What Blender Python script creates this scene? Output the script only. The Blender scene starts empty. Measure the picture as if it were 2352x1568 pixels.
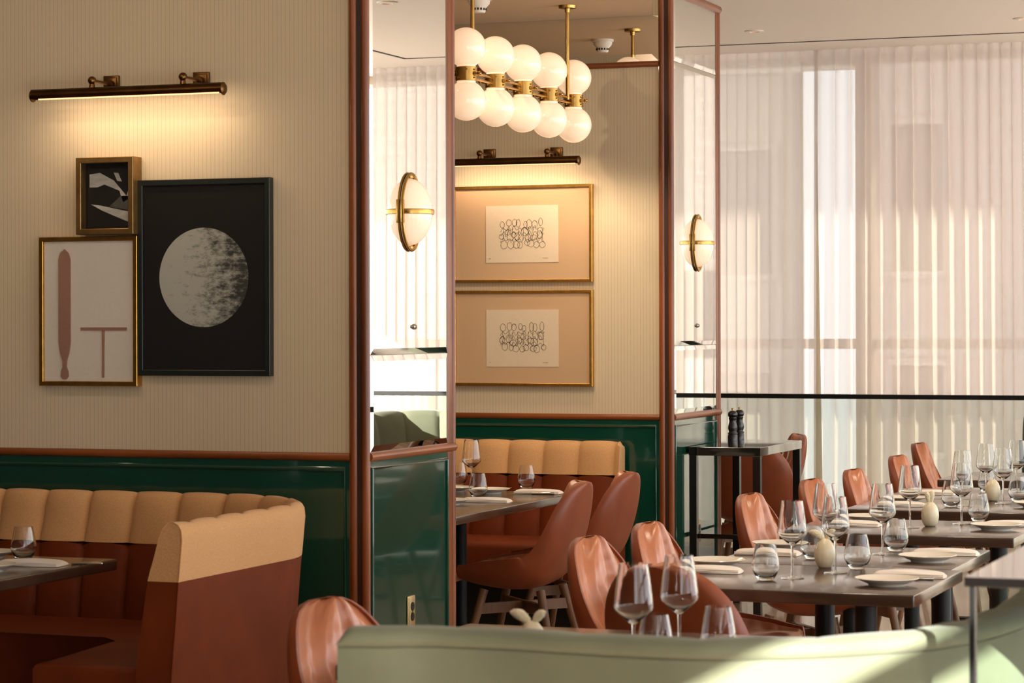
import bpy, bmesh, math, random
from mathutils import Vector, Matrix, noise
R = math.radians
PI = math.pi
sc = bpy.context.scene
COL = sc.collection

# ------------------------------------------------------------------ camera, world, light, exposure
cam = bpy.data.objects.new('camera', bpy.data.cameras.new('camera')); COL.objects.link(cam)
cam.data.sensor_width = 36.0
cam.data.lens = 5800.0 / 2352.0 * 36.0
cam.data.shift_y = -(784.0 - 745.5) / 2352.0
cam.location = (0, 0, 1.547)
cam.matrix_world = (Matrix.Translation((0, 0, 1.547)) @ Matrix.Rotation(R(20.29), 4, 'Z')
                    @ Matrix.Rotation(R(90), 4, 'X') @ Matrix.Rotation(-0.0027, 4, 'Z'))
cam.data.clip_end = 200
cam.data.dof.use_dof = True
cam.data.dof.focus_distance = 11.5
cam.data.dof.aperture_fstop = 8.0
sc.camera = cam

w = bpy.data.worlds.new('overcast_sky'); sc.world = w; w.use_nodes = True
wb = w.node_tree.nodes['Background']
wb.inputs[0].default_value = (0.93, 0.96, 1.0, 1)
wb.inputs[1].default_value = 3.0


def lamp(name, kind, loc, energy, color=(1, 1, 1), direction=None, **kw):
    d = bpy.data.lights.new(name, kind); d.energy = energy; d.color = color
    for k, v in kw.items(): setattr(d, k, v)
    o = bpy.data.objects.new(name, d); COL.objects.link(o); o.location = loc
    if direction is not None:
        o.rotation_euler = Vector(direction).to_track_quat('-Z', 'Y').to_euler()
    return o


sun = lamp('sun', 'SUN', (8, -6, 9), 17.0, (1.0, 0.97, 0.89), (-0.55, 0.75, -0.30), angle=R(0.3))
curtain_spot = lamp('added_curtain_spot', 'SPOT', (4.0, 24.7, 8.07), 9000, (1.0, 0.88, 0.72), (-7.3, -7.75, -6.2),
             spot_size=R(60), spot_blend=0.3, shadow_soft_size=0.12)  # added spot outside, stands in for reflected sun on the lower curtain


def portal(name, loc, direction, sx, sy):
    o = lamp(name, 'AREA', loc, 1.0, direction=direction, shape='RECTANGLE', size=sx, size_y=sy)
    o.data.cycles.is_portal = True
    return o


portal('portal_right_a', (3.2, .15, 1.7), (-1, 0, 0), 10.3, 3.2)
portal('portal_right_b', (3.2, 11.55, 1.74), (-1, 0, 0), 11.5, 3.2)

WARM = (1.0, 0.80, 0.58)
for x, y, z, dr, e in ((-4.2, 6.7, 3.13, (-.05, .86, -.42), 17), (-5.2, 6.7, 3.13, (0, .86, -.42), 13), (-6.3, 6.7, 3.13, (0, .86, -.42), 5),
                       (-4.5, 10.2, 3.13, (0, .8, -.55), 34), (-1.9, 7.0, 3.41, (0, .1, -1), 60), (-1.9, 8.6, 3.41, (0, .1, -1), 60),
                       (-1.9, 10.4, 3.41, (0, .1, -1), 60), (-1.9, 12.2, 3.41, (0, .1, -1), 60)):
    lamp('ceiling_spot', 'SPOT', (x, y, z), e, WARM, dr, spot_size=R(84), spot_blend=1.0, shadow_soft_size=.03)
sc.view_settings.view_transform = 'Standard'
sc.view_settings.look = 'None'
sc.view_settings.gamma = 1.0
sc.view_settings.use_curve_mapping = False
sc.view_settings.exposure = 0.36


# ------------------------------------------------------------------ materials
def lin(c):
    return tuple((x / 12.92 if x <= 0.04045 else ((x + 0.055) / 1.055) ** 2.4) for x in (v / 255.0 for v in c))


def mat(name, rgb, rough=0.5, metal=0.0, coat=0.0, spec=0.5, sheen=0.0, bump=None, vary=None, emit=None, coat_rough=0.05):
    """rgb in 0-255; bump=(scale,strength[,stretch]); vary=(scale,amount[,stretch])."""
    m = bpy.data.materials.new(name); m.use_nodes = True
    nt = m.node_tree; b = nt.nodes['Principled BSDF']
    c = lin(rgb)
    b.inputs['Base Color'].default_value = (*c, 1)
    b.inputs['Roughness'].default_value = rough
    b.inputs['Metallic'].default_value = metal
    b.inputs['Coat Weight'].default_value = coat
    b.inputs['Coat Roughness'].default_value = coat_rough
    b.inputs['Specular IOR Level'].default_value = spec
    b.inputs['Sheen Weight'].default_value = sheen
    if emit:
        b.inputs['Emission Color'].default_value = (*lin(emit[0]), 1)
        b.inputs['Emission Strength'].default_value = emit[1]
    tc = None
    if bump or vary:
        tc = nt.nodes.new('ShaderNodeTexCoord')
    for kind, p in (('vary', vary), ('bump', bump)):
        if not p: continue
        mp = nt.nodes.new('ShaderNodeMapping'); nt.links.new(tc.outputs['Object'], mp.inputs['Vector'])
        mp.inputs['Scale'].default_value = p[2] if len(p) > 2 else (1, 1, 1)
        nz = nt.nodes.new('ShaderNodeTexNoise'); nz.inputs['Scale'].default_value = p[0]
        nz.inputs['Detail'].default_value = 5
        nt.links.new(mp.outputs[0], nz.inputs['Vector'])
        if kind == 'vary':
            rp = nt.nodes.new('ShaderNodeValToRGB')
            rp.color_ramp.elements[0].position = 0.3; rp.color_ramp.elements[1].position = 0.7
            k = p[1]
            rp.color_ramp.elements[0].color = (*[x * (1 - k) for x in c], 1)
            rp.color_ramp.elements[1].color = (*[min(1, x * (1 + k)) for x in c], 1)
            nt.links.new(nz.outputs['Fac'], rp.inputs[0]); nt.links.new(rp.outputs[0], b.inputs['Base Color'])
        else:
            bp = nt.nodes.new('ShaderNodeBump'); bp.inputs['Strength'].default_value = p[1]
            bp.inputs['Distance'].default_value = 0.004
            nt.links.new(nz.outputs['Fac'], bp.inputs['Height']); nt.links.new(bp.outputs[0], b.inputs['Normal'])
    return m


def node_mat(name):
    m = bpy.data.materials.new(name); m.use_nodes = True
    nt = m.node_tree; nt.nodes.clear()
    out = nt.nodes.new('ShaderNodeOutputMaterial')
    return m, nt, out


M = {}
M['white_ceiling'] = mat('white_ceiling', (242, 235, 222), 0.7, bump=(60, 0.05))
M['tan_ceiling'] = mat('tan_ceiling', (222, 196, 160), 0.7, bump=(60, 0.05))
M['plain_wall'] = mat('plain_wall', (214, 203, 186), 0.8, bump=(50, 0.1))
M['dark_wall'] = mat('dark_brown_wall', (64, 50, 40), 0.7, bump=(50, 0.1))
M['wood'] = mat('polished_wood', (130, 68, 27), 0.36, coat=0.12, vary=(14, 0.35, (1, 1, 0.12)), bump=(40, 0.05, (1, 1, 0.1)))
M['wood_x'] = mat('polished_wood_rail', (130, 68, 27), 0.36, coat=0.12, vary=(14, 0.35, (0.12, 1, 1)), bump=(40, 0.05, (0.1, 1, 1)))
M['wood_y'] = mat('polished_wood_cap', (130, 68, 27), 0.36, coat=0.12, vary=(14, 0.35, (1, 0.12, 1)), bump=(40, 0.05, (1, 0.1, 1)))
M['groove'] = mat('dark_groove', (52, 27, 14), 0.5, vary=(20, 0.3, (1, 1, 0.1)))
M['green'] = mat('green_lacquer', (14, 64, 49), 0.14, coat=0.8, coat_rough=0.04, vary=(2, 0.06))
M['leather'] = mat('cognac_leather', (188, 116, 78), 0.32, coat=0.25, coat_rough=0.25, vary=(9, 0.18), bump=(220, 0.12))
M['shell'] = mat('tan_leather_shell', (140, 68, 34), 0.45, vary=(6, 0.12), bump=(300, 0.1))
M['booth_leather'] = mat('brown_booth_leather', (110, 47, 17), 0.55, spec=.16, coat=0.0, coat_rough=0.2, vary=(5, 0.15), bump=(250, 0.1))
M['fabric'] = mat('tan_wool_fabric', (206, 156, 102), 0.9, sheen=0.1, vary=(300, 0.14), bump=(600, 0.25))
M['sage'] = mat('sage_velvet', (116, 120, 96), 0.85, sheen=0.15, vary=(5, 0.12), bump=(300, 0.1))
M['dark_green_leather'] = mat('dark_green_leather', (44, 70, 60), 0.4, bump=(220, 0.1))
M['walnut'] = mat('walnut_leg', (116, 80, 52), 0.42, vary=(20, 0.3, (1, 1, 0.1)))
M['table'] = mat('dark_table_top', (70, 50, 38), 0.2, coat=0.5, coat_rough=0.14, vary=(7, 0.25, (0.15, 1, 1)))
M['table_edge'] = M['table']
M['column_black'] = mat('black_green_metal', (14, 18, 17), 0.5, spec=.3, bump=(100, 0.03))
M['black'] = mat('black_satin', (20, 17, 16), 0.3, coat=0.3, bump=(200, 0.03))
M['gloss_black'] = mat('gloss_black', (18, 16, 15), 0.12, coat=1.0, coat_rough=0.03, vary=(3, 0.2))
M['black_metal'] = mat('black_metal', (14, 14, 13), 0.55, spec=.3, bump=(150, 0.03))
M['brass'] = mat('aged_brass', (190, 150, 82), 0.26, 1.0, vary=(12, 0.15))
M['bronze'] = mat('dark_bronze', (112, 80, 46), 0.34, 1.0, vary=(10, 0.25))
M['gold'] = mat('gold_leaf_frame', (196, 150, 74), 0.32, 1.0, vary=(30, 0.15))
M['old_gold'] = mat('dull_gold_frame', (150, 118, 70), 0.4, 0.85, vary=(25, 0.2))
M['black_frame'] = mat('black_green_frame', (24, 31, 28), 0.4, bump=(90, 0.05))
M['mat_board'] = mat('tan_mat_board', (214, 178, 138), 0.9, vary=(200, 0.03))
M['paper'] = mat('cream_paper', (232, 212, 184), 0.9, vary=(100, 0.02))
M['white_board'] = mat('warm_white_board', (232, 222, 208), 0.9, vary=(80, 0.02))
M['ink'] = mat('black_ink', (24, 20, 18), 0.8, vary=(40, 0.2))
M['pencil'] = mat('grey_pencil', (130, 110, 90), 0.9, vary=(40, 0.2))
M['rose_print'] = mat('dusty_rose_ink', (166, 124, 104), 0.9, vary=(60, 0.06))
M['black_print'] = mat('black_sheet', (9, 8, 8), 0.55, vary=(30, 0.2))
M['grey_print'] = mat('pale_grey_print', (190, 186, 178), 0.8, vary=(14, 0.2, (1, 1, 3)))
M['dim_grey_print'] = mat('dim_grey_print', (82, 80, 74), 0.8, vary=(14, 0.2))
M['china'] = mat('cream_china', (236, 228, 212), 0.18, coat=0.4, vary=(3, 0.02))
M['linen'] = mat('white_linen', (240, 230, 218), 0.9, sheen=0.2, bump=(500, 0.2))
M['ceramic'] = mat('cream_ceramic', (226, 212, 180), 0.3, coat=0.5, vary=(70, 0.05))
M['fluff'] = mat('dried_cream_fluff', (236, 222, 186), 0.95, sheen=0.5, bump=(300, 0.8), vary=(60, 0.15))
M['steel'] = mat('polished_steel', (200, 196, 188), 0.18, 1.0, vary=(20, 0.06))
M['plastic'] = mat('white_plastic', (232, 224, 210), 0.45, bump=(80, 0.03))
M['outlet_brass'] = mat('satin_brass_plate', (206, 184, 134), 0.35, 0.8, vary=(30, 0.08))
M['socket'] = mat('black_socket', (14, 14, 15), 0.35, bump=(80, 0.02))
M['white_metal'] = mat('white_window_frame', (226, 222, 214), 0.45, bump=(60, 0.03))
M['beige_pier'] = mat('beige_window_pier', (196, 182, 158), 0.7, bump=(60, 0.05))
M['cap'] = mat('downlight_cup', (210, 150, 100), 0.4, 0.3, emit=((255, 176, 110), 0.5), vary=(30, 0.05))
M['opal'] = mat('opal_glass_lit', (244, 222, 198), 0.12, coat=0.6, emit=((255, 212, 170), 0.5), vary=(4, 0.02))
M['opal_sconce'] = mat('ribbed_opal_glass_lit', (246, 226, 204), 0.12, coat=0.5, emit=((255, 214, 172), 0.42), vary=(4, 0.02))
M['tube_lamp'] = mat('lamp_strip', (255, 230, 200), 0.5, emit=((255, 190, 130), 1.5), vary=(4, 0.02))
M['pavement'] = mat('grey_street', (150, 148, 144), 0.9, vary=(2, 0.1))

# striped wallpaper: fine dark vertical lines about every 17.4 mm and a faint herringbone
m, nt, out = node_mat('striped_wallpaper'); M['paper_wall'] = m
b = nt.nodes.new('ShaderNodeBsdfPrincipled'); nt.links.new(b.outputs[0], out.inputs[0])
tc = nt.nodes.new('ShaderNodeTexCoord'); sep = nt.nodes.new('ShaderNodeSeparateXYZ')
nt.links.new(tc.outputs['Object'], sep.inputs[0])


def math_node(op, a, bb=None):
    n = nt.nodes.new('ShaderNodeMath'); n.operation = op
    for i, x in enumerate((a, bb)):
        if x is None: continue
        if isinstance(x, (int, float)): n.inputs[i].default_value = x
        else: nt.links.new(x, n.inputs[i])
    return n.outputs[0]


per = 0.0174
fx = math_node('FRACT', math_node('DIVIDE', sep.outputs['X'], per))
line = math_node('LESS_THAN', fx, 0.075)
tri = math_node('ABSOLUTE', math_node('SUBTRACT', fx, 0.5))
her = math_node('FRACT', math_node('ADD', math_node('MULTIPLY', tri, 1.6), math_node('DIVIDE', sep.outputs['Z'], 0.0045)))
her = math_node('MULTIPLY', math_node('LESS_THAN', her, 0.5), 0.06)
nz = nt.nodes.new('ShaderNodeTexNoise'); nz.inputs['Scale'].default_value = 30
nt.links.new(tc.outputs['Object'], nz.inputs['Vector'])
f1 = math_node('ADD', math_node('MULTIPLY', line, 0.42), math_node('ADD', her, math_node('MULTIPLY', nz.outputs['Fac'], 0.06)))
mx = nt.nodes.new('ShaderNodeMix'); mx.data_type = 'RGBA'
nt.links.new(f1, mx.inputs[0])
mx.inputs[6].default_value = (*lin((216, 198, 164)), 1)
mx.inputs[7].default_value = (*lin((88, 78, 60)), 1)
nt.links.new(mx.outputs[2], b.inputs['Base Color'])
b.inputs['Roughness'].default_value = 0.75
bp = nt.nodes.new('ShaderNodeBump'); bp.inputs['Strength'].default_value = 0.15; bp.inputs['Distance'].default_value = 0.001
nt.links.new(f1, bp.inputs['Height']); nt.links.new(bp.outputs[0], b.inputs['Normal'])

# plank floor
m, nt, out = node_mat('brown_plank_floor'); M['floor'] = m
b = nt.nodes.new('ShaderNodeBsdfPrincipled'); nt.links.new(b.outputs[0], out.inputs[0])
tc = nt.nodes.new('ShaderNodeTexCoord')
br = nt.nodes.new('ShaderNodeTexBrick'); br.inputs['Scale'].default_value = 1.0
br.inputs['Brick Width'].default_value = 1.4; br.inputs['Row Height'].default_value = 0.14
br.inputs['Mortar Size'].default_value = 0.003
br.inputs['Color1'].default_value = (*lin((176, 142, 112)), 1); br.inputs['Color2'].default_value = (*lin((156, 122, 94)), 1)
br.inputs['Mortar'].default_value = (*lin((60, 42, 30)), 1)
nt.links.new(tc.outputs['Object'], br.inputs['Vector']); nt.links.new(br.outputs['Color'], b.inputs['Base Color'])
b.inputs['Roughness'].default_value = 0.25; b.inputs['Coat Weight'].default_value = 0.3

# mirror
m, nt, out = node_mat('silvered_mirror'); M['mirror'] = m
g = nt.nodes.new('ShaderNodeBsdfGlossy'); g.inputs['Roughness'].default_value = 0.0
g.inputs['Color'].default_value = (0.86, 0.87, 0.85, 1); nt.links.new(g.outputs[0], out.inputs[0])

# drinking glass
m, nt, out = node_mat('clear_glass'); M['glass'] = m
g = nt.nodes.new('ShaderNodeBsdfGlass'); g.inputs['IOR'].default_value = 1.45; g.inputs['Roughness'].default_value = 0.0
g.inputs['Color'].default_value = (0.98, 0.985, 0.98, 1); nt.links.new(g.outputs[0], out.inputs[0])


def pane_mat(name, tint, k=1.0):
    m, nt, out = node_mat(name)
    lw = nt.nodes.new('ShaderNodeLayerWeight'); lw.inputs['Blend'].default_value = 0.5
    pw = nt.nodes.new('ShaderNodeMath'); pw.operation = 'POWER'; pw.inputs[1].default_value = 5.0
    nt.links.new(lw.outputs['Facing'], pw.inputs[0])
    tr = nt.nodes.new('ShaderNodeBsdfTransparent'); tr.inputs['Color'].default_value = (*tint, 1)
    gl = nt.nodes.new('ShaderNodeBsdfGlossy'); gl.inputs['Roughness'].default_value = 0.0
    mu = nt.nodes.new('ShaderNodeMath'); mu.operation = 'MULTIPLY_ADD'
    mu.inputs[1].default_value = 0.96 * min(1.0, k); mu.inputs[2].default_value = 0.04 * k
    nt.links.new(pw.outputs[0], mu.inputs[0])
    ms = nt.nodes.new('ShaderNodeMixShader'); nt.links.new(mu.outputs[0], ms.inputs[0])
    nt.links.new(tr.outputs[0], ms.inputs[1]); nt.links.new(gl.outputs[0], ms.inputs[2])
    nt.links.new(ms.outputs[0], out.inputs[0])
    return m


M['pane'] = pane_mat('window_pane', (0.97, 0.985, 0.98))
M['art_glass'] = pane_mat('picture_glass', (0.99, 0.99, 0.985))
M['rail_glass'] = pane_mat('balustrade_glass', (0.93, 0.97, 0.945), 1.2)

# sheer curtain
def sheer(name, col, see, trans):
    m, nt, out = node_mat(name)
    df = nt.nodes.new('ShaderNodeBsdfDiffuse'); df.inputs['Color'].default_value = (*lin(col), 1)
    tl = nt.nodes.new('ShaderNodeBsdfTranslucent'); tl.inputs['Color'].default_value = (*lin(col), 1)
    tr = nt.nodes.new('ShaderNodeBsdfTransparent')
    a = nt.nodes.new('ShaderNodeMixShader'); a.inputs[0].default_value = trans
    nt.links.new(df.outputs[0], a.inputs[1]); nt.links.new(tl.outputs[0], a.inputs[2])
    lw = nt.nodes.new('ShaderNodeLayerWeight'); lw.inputs['Blend'].default_value = 0.3
    sub = nt.nodes.new('ShaderNodeMapRange'); nt.links.new(lw.outputs['Facing'], sub.inputs[0])
    sub.inputs[3].default_value = see; sub.inputs[4].default_value = 0.02
    b2 = nt.nodes.new('ShaderNodeMixShader'); nt.links.new(sub.outputs[0], b2.inputs[0])
    nt.links.new(a.outputs[0], b2.inputs[1]); nt.links.new(tr.outputs[0], b2.inputs[2])
    nt.links.new(b2.outputs[0], out.inputs[0])
    return m


M['sheer'] = sheer('sheer_curtain', (218, 208, 202), 0.16, 0.56)
M['hem'] = sheer('curtain_hem', (206, 194, 168), 0.05, 0.45)

# facade with faint courses
def facade(name, c1, c2, rowh):
    m, nt, out = node_mat(name)
    b = nt.nodes.new('ShaderNodeBsdfPrincipled'); nt.links.new(b.outputs[0], out.inputs[0])
    tc = nt.nodes.new('ShaderNodeTexCoord'); mp = nt.nodes.new('ShaderNodeMapping')
    mp.inputs['Rotation'].default_value = (R(90), 0, 0)
    nt.links.new(tc.outputs['Object'], mp.inputs['Vector'])
    br = nt.nodes.new('ShaderNodeTexBrick'); br.inputs['Scale'].default_value = 1
    br.inputs['Brick Width'].default_value = 0.5; br.inputs['Row Height'].default_value = rowh; br.inputs['Mortar Size'].default_value = 0.012
    br.inputs['Color1'].default_value = (*lin(c1), 1); br.inputs['Color2'].default_value = (*lin(c1), 1); br.inputs['Mortar'].default_value = (*lin(c2), 1)
    nt.links.new(mp.outputs[0], br.inputs['Vector']); nt.links.new(br.outputs['Color'], b.inputs['Base Color'])
    b.inputs['Roughness'].default_value = 0.8
    return m


M['facade_brick'] = facade('pale_brick_facade', (182, 170, 164), (196, 186, 180), 0.15)
M['facade_stone'] = facade('grey_stone_facade', (176, 166, 156), (186, 178, 168), 0.6)
M['dark_glass'] = mat('dark_window_glass', (120, 112, 104), 0.15, vary=(1, 0.2))


# ------------------------------------------------------------------ mesh helpers
class MB:
    def __init__(s): s.bm = bmesh.new()

    def box(s, x0, x1, y0, y1, z0, z1, bev=0.0, seg=2):
        r = bmesh.ops.create_cube(s.bm, size=1.0)
        vs = r['verts']
        for v in vs:
            v.co = Vector(((x0 + x1) / 2 + v.co.x * (x1 - x0), (y0 + y1) / 2 + v.co.y * (y1 - y0), (z0 + z1) / 2 + v.co.z * (z1 - z0)))
        if bev > 0:
            es = list({e for v in vs for e in v.link_edges})
            bmesh.ops.bevel(s.bm, geom=es, offset=bev, segments=seg, profile=0.5, affect='EDGES')
        return s

    def lathe(s, prof, c=(0, 0, 0), n=32, axis='Z', a0=0.0, a1=2 * PI, sx=1.0, sy=1.0):
        """prof = [(r,z)] bottom to top; r==0 ends close. Full turn when a1-a0=2pi."""
        full = abs((a1 - a0) - 2 * PI) < 1e-6
        cols = n if full else n + 1
        rings = []
        for (r, z) in prof:
            if r <= 1e-7:
                rings.append([s.bm.verts.new(s._ax(0, 0, z, axis, c))])
            else:
                rings.append([s.bm.verts.new(s._ax(r * sx * math.cos(a0 + (a1 - a0) * i / n), r * sy * math.sin(a0 + (a1 - a0) * i / n), z, axis, c)) for i in range(cols)])
        for A, B in zip(rings, rings[1:]):
            for i in range(n):
                j = (i + 1) % cols
                if not full and i + 1 >= cols: continue
                q = []
                if len(A) == 1: q = [A[0], B[j], B[i]] if len(B) > 1 else []
                elif len(B) == 1: q = [A[i], A[j], B[0]]
                else: q = [A[i], A[j], B[j], B[i]]
                if q:
                    try: s.bm.faces.new(q)
                    except ValueError: pass
        return s

    def _ax(s, x, y, z, axis, c):
        if axis == 'Z': p = (x, y, z)
        elif axis == 'X': p = (z, x, y)
        else: p = (x, z, y)
        return Vector((p[0] + c[0], p[1] + c[1], p[2] + c[2]))

    def cyl(s, p0, p1, r0, r1=None, n=16):
        r1 = r0 if r1 is None else r1
        return s.tube([p0, p1], [r0, r1], n)

    def tube(s, pts, rad, n=10, closed=False, flat=None):
        pts = [Vector(p) for p in pts]; N = len(pts)
        if not isinstance(rad, (list, tuple)): rad = [rad] * N
        up = Vector((0, 0, 1)); rings = []; prev = None
        for i, p in enumerate(pts):
            if closed: t = pts[(i + 1) % N] - pts[i - 1]
            else: t = pts[min(i + 1, N - 1)] - pts[max(i - 1, 0)]
            if t.length < 1e-9: t = Vector((0, 0, 1))
            t.normalize()
            if prev is None:
                a = up if abs(t.z) < 0.95 else Vector((1, 0, 0))
                u = t.cross(a).normalized()
            else:
                u = (prev - t * prev.dot(t))
                u = u.normalized() if u.length > 1e-6 else t.cross(up).normalized()
            prev = u; v = t.cross(u)
            rr = rad[i]
            ring = [s.bm.verts.new(p + u * rr * math.cos(2 * PI * k / n) + v * rr * math.sin(2 * PI * k / n)) for k in range(n)]
            rings.append(ring)
        seg = N if closed else N - 1
        for i in range(seg):
            A, B = rings[i], rings[(i + 1) % N]
            for k in range(n):
                s.bm.faces.new((A[k], A[(k + 1) % n], B[(k + 1) % n], B[k]))
        if not closed:
            s.bm.faces.new(rings[0][::-1]); s.bm.faces.new(rings[-1])
        return s

    def prism(s, pts2, z0, z1, axis='Z', c=0.0):
        """polygon pts2 extruded between z0,z1. axis Y: pts are (x,z), extruded along y."""
        def P(a, bb, z):
            if axis == 'Z': return Vector((a, bb, z))
            if axis == 'Y': return Vector((a, z, bb))
            return Vector((z, a, bb))
        A = [s.bm.verts.new(P(a, bb, z0)) for a, bb in pts2]
        B = [s.bm.verts.new(P(a, bb, z1)) for a, bb in pts2]
        n = len(pts2)
        s.bm.faces.new(A[::-1]); s.bm.faces.new(B)
        for i in range(n): s.bm.faces.new((A[i], A[(i + 1) % n], B[(i + 1) % n], B[i]))
        return s

    def grid(s, fn, nu, nv, close_u=False, close_v=False):
        V = [[s.bm.verts.new(fn(i / (nu if close_u else nu - 1), j / (nv if close_v else nv - 1))) for j in range(nv)] for i in range(nu)]
        for i in range(nu if close_u else nu - 1):
            for j in range(nv if close_v else nv - 1):
                s.bm.faces.new((V[i][j], V[(i + 1) % nu][j], V[(i + 1) % nu][(j + 1) % nv], V[i][(j + 1) % nv]))
        return V

    def sphere(s, c, r, sx=1, sy=1, sz=1, n=24, m=14):
        prof = [(r * math.sin(PI * i / m), -r * sz * math.cos(PI * i / m)) for i in range(m + 1)]
        prof[0] = (0, -r * sz); prof[-1] = (0, r * sz)
        return s.lathe(prof, c, n, sx=sx, sy=sy)


def obj(name, mb, material, parent=None, smooth=True, angle=40):
    me = bpy.data.meshes.new(name)
    bmesh.ops.recalc_face_normals(mb.bm, faces=mb.bm.faces[:])
    mb.bm.to_mesh(me); mb.bm.free()
    if smooth and len(me.polygons):
        me.polygons.foreach_set('use_smooth', [True] * len(me.polygons))
        me.set_sharp_from_angle(angle=R(angle))
    me.materials.append(M[material] if isinstance(material, str) else material)
    o = bpy.data.objects.new(name, me); COL.objects.link(o)
    if parent is not None: o.parent = parent
    return o


def tag(o, label, cat, group=None):
    o['label'] = label; o['category'] = cat
    if group: o['group'] = group
    return o


def thing(name, label, cat, loc=(0, 0, 0), rotz=0.0, group=None):
    o = bpy.data.objects.new(name, None); COL.objects.link(o)
    o.empty_display_size = 0.1
    o.location = loc; o.rotation_euler = (0, 0, rotz)
    return tag(o, label, cat, group)


def struct(name, mb, material, parent=None, smooth=True):
    o = obj(name, mb, material, parent, smooth)
    if parent is None: o['kind'] = 'structure'
    return o


KIDS = {}


def children(o):
    return [c for c in bpy.data.objects if c.parent == o]


def dup(root, loc, rotz, label, group=None):
    r = root.copy(); COL.objects.link(r); r.location = loc; r.rotation_euler = (0, 0, rotz)
    r['label'] = label
    if group: r['group'] = group
    for ch in children(root):
        c = ch.copy(); COL.objects.link(c); c.parent = r
        for g in children(ch):
            d = g.copy(); COL.objects.link(d); d.parent = c
    return r


class Kind:
    """first call builds the thing, later calls copy it and its parts"""
    def __init__(s, build): s.build = build; s.first = None

    def put(s, loc, rotz, label, group=None):
        if s.first is None:
            s.first = s.build(label, loc, rotz, group)
            return s.first
        return dup(s.first, loc, rotz, label, group)


# ------------------------------------------------------------------ room shell
XC = -3.745                      # plane of the partition ends facing the aisle
YA0, YA1 = 8.57, 9.44            # left partition
YB0, YB1 = 12.5, 13.4            # middle partition
ZT = 3.29; ZC = 3.42; ZS = 3.143
ZR = 1.062                       # chair-rail height
XL = -8.0; XR = 3.0; YN = -6.0; YF = 17.35

struct('floor', MB().box(XL, XR + .3, YN, YF + .3, -0.1, 0.0), 'floor')
struct('ceiling', MB().box(XL, XR + .3, YN, YF + 1.0, ZC, ZC + 0.15), 'white_ceiling')
struct('wall_upper', MB().box(XL, XR + .3, YN, YF + .1, ZC + .16, 24), 'plain_wall', smooth=False)   # unseen storeys above, added to keep sun off the facades
struct('wall_rear', MB().box(XL, XR, YN - .15, YN, 0, ZC), 'dark_wall')
struct('wall_west', MB().box(XL - .15, XL, YN, YF, 0, ZC), 'dark_wall')
wr = MB()
wr.box(XR, XR + .25, YN, YF, 0, 0.12)
wr.box(XR, XR + .25, YN, 5.8, 3.36, ZC)
wr.box(XR, XR + .25, 5.8, 9.5, 3.1, ZC)
wr.box(XR, XR + .25, 9.5, YF, 3.36, ZC)
wr.box(XR, XR + .25, 5.3, 5.8, 0.12, 3.36)
wr.box(XR, XR + .25, YN, -5.0, 0.12, 3.36)
struct('wall_right', wr, 'plain_wall', smooth=False)
tr = MB()
tr.box(XR + .08, XR + .13, -5.0, 5.3, 3.07, 3.13)
for y in (-3.4, -1.75, .12, 1.8, 3.5): tr.box(XR + .08, XR + .14, y - .03, y + .03, .12, 3.36)
for y in (8.2, 9.5, 11.8, 14.1, 16.4): tr.box(XR + .08, XR + .14, y - .04, y + .04, .12, 3.1 if y < 9 else 3.36)
struct('window_2', tr, 'white_metal', smooth=False)
struct('sun_blocking_fin', MB().box(XR + .3, 10.0, .12, .32, -5, 9), 'white_metal', smooth=False)   # unseen fin added outside to keep sun off the tables
# back window wall: frames, pane, pier, added exterior hood
wf = MB()
wf.box(XL, XR, YF, YF + .12, 0, .10)
wf.box(XL, XR, YF, YF + .12, ZC - .06, ZC)
wf.box(XL, XR, YF, YF + .08, 1.372, 1.442)
for x in (-6.6, -5.25, -2.3, -.85, .6, 2.0): wf.box(x - .035, x + .035, YF, YF + .1, .1, ZC - .06)
win = struct('window_1', wf, 'white_metal', smooth=False)
obj('window_pier', MB().box(-3.845, -3.735, YF - .06, YF + .14, 0, ZC), 'beige_pier', win, smooth=False)
obj('pane', MB().box(XL, XR, YF + .05, YF + .058, .1, ZC - .06), 'pane', win, smooth=False)
struct('added_hood', MB().box(XL, XR + 3, YF + .15, 19.5, 4.2, 4.3), 'white_metal', smooth=False)   # unseen hood added outside to shade the upper curtain
sl = MB()
sl.box(-7.5, -.62, 16.385, 16.40, ZC - .004, ZC + .002)
sl.box(-.62, -.60, 2.0, 16.40, ZC - .004, ZC + .002)
struct('trim_2', sl, 'black_metal', smooth=False)


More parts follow.
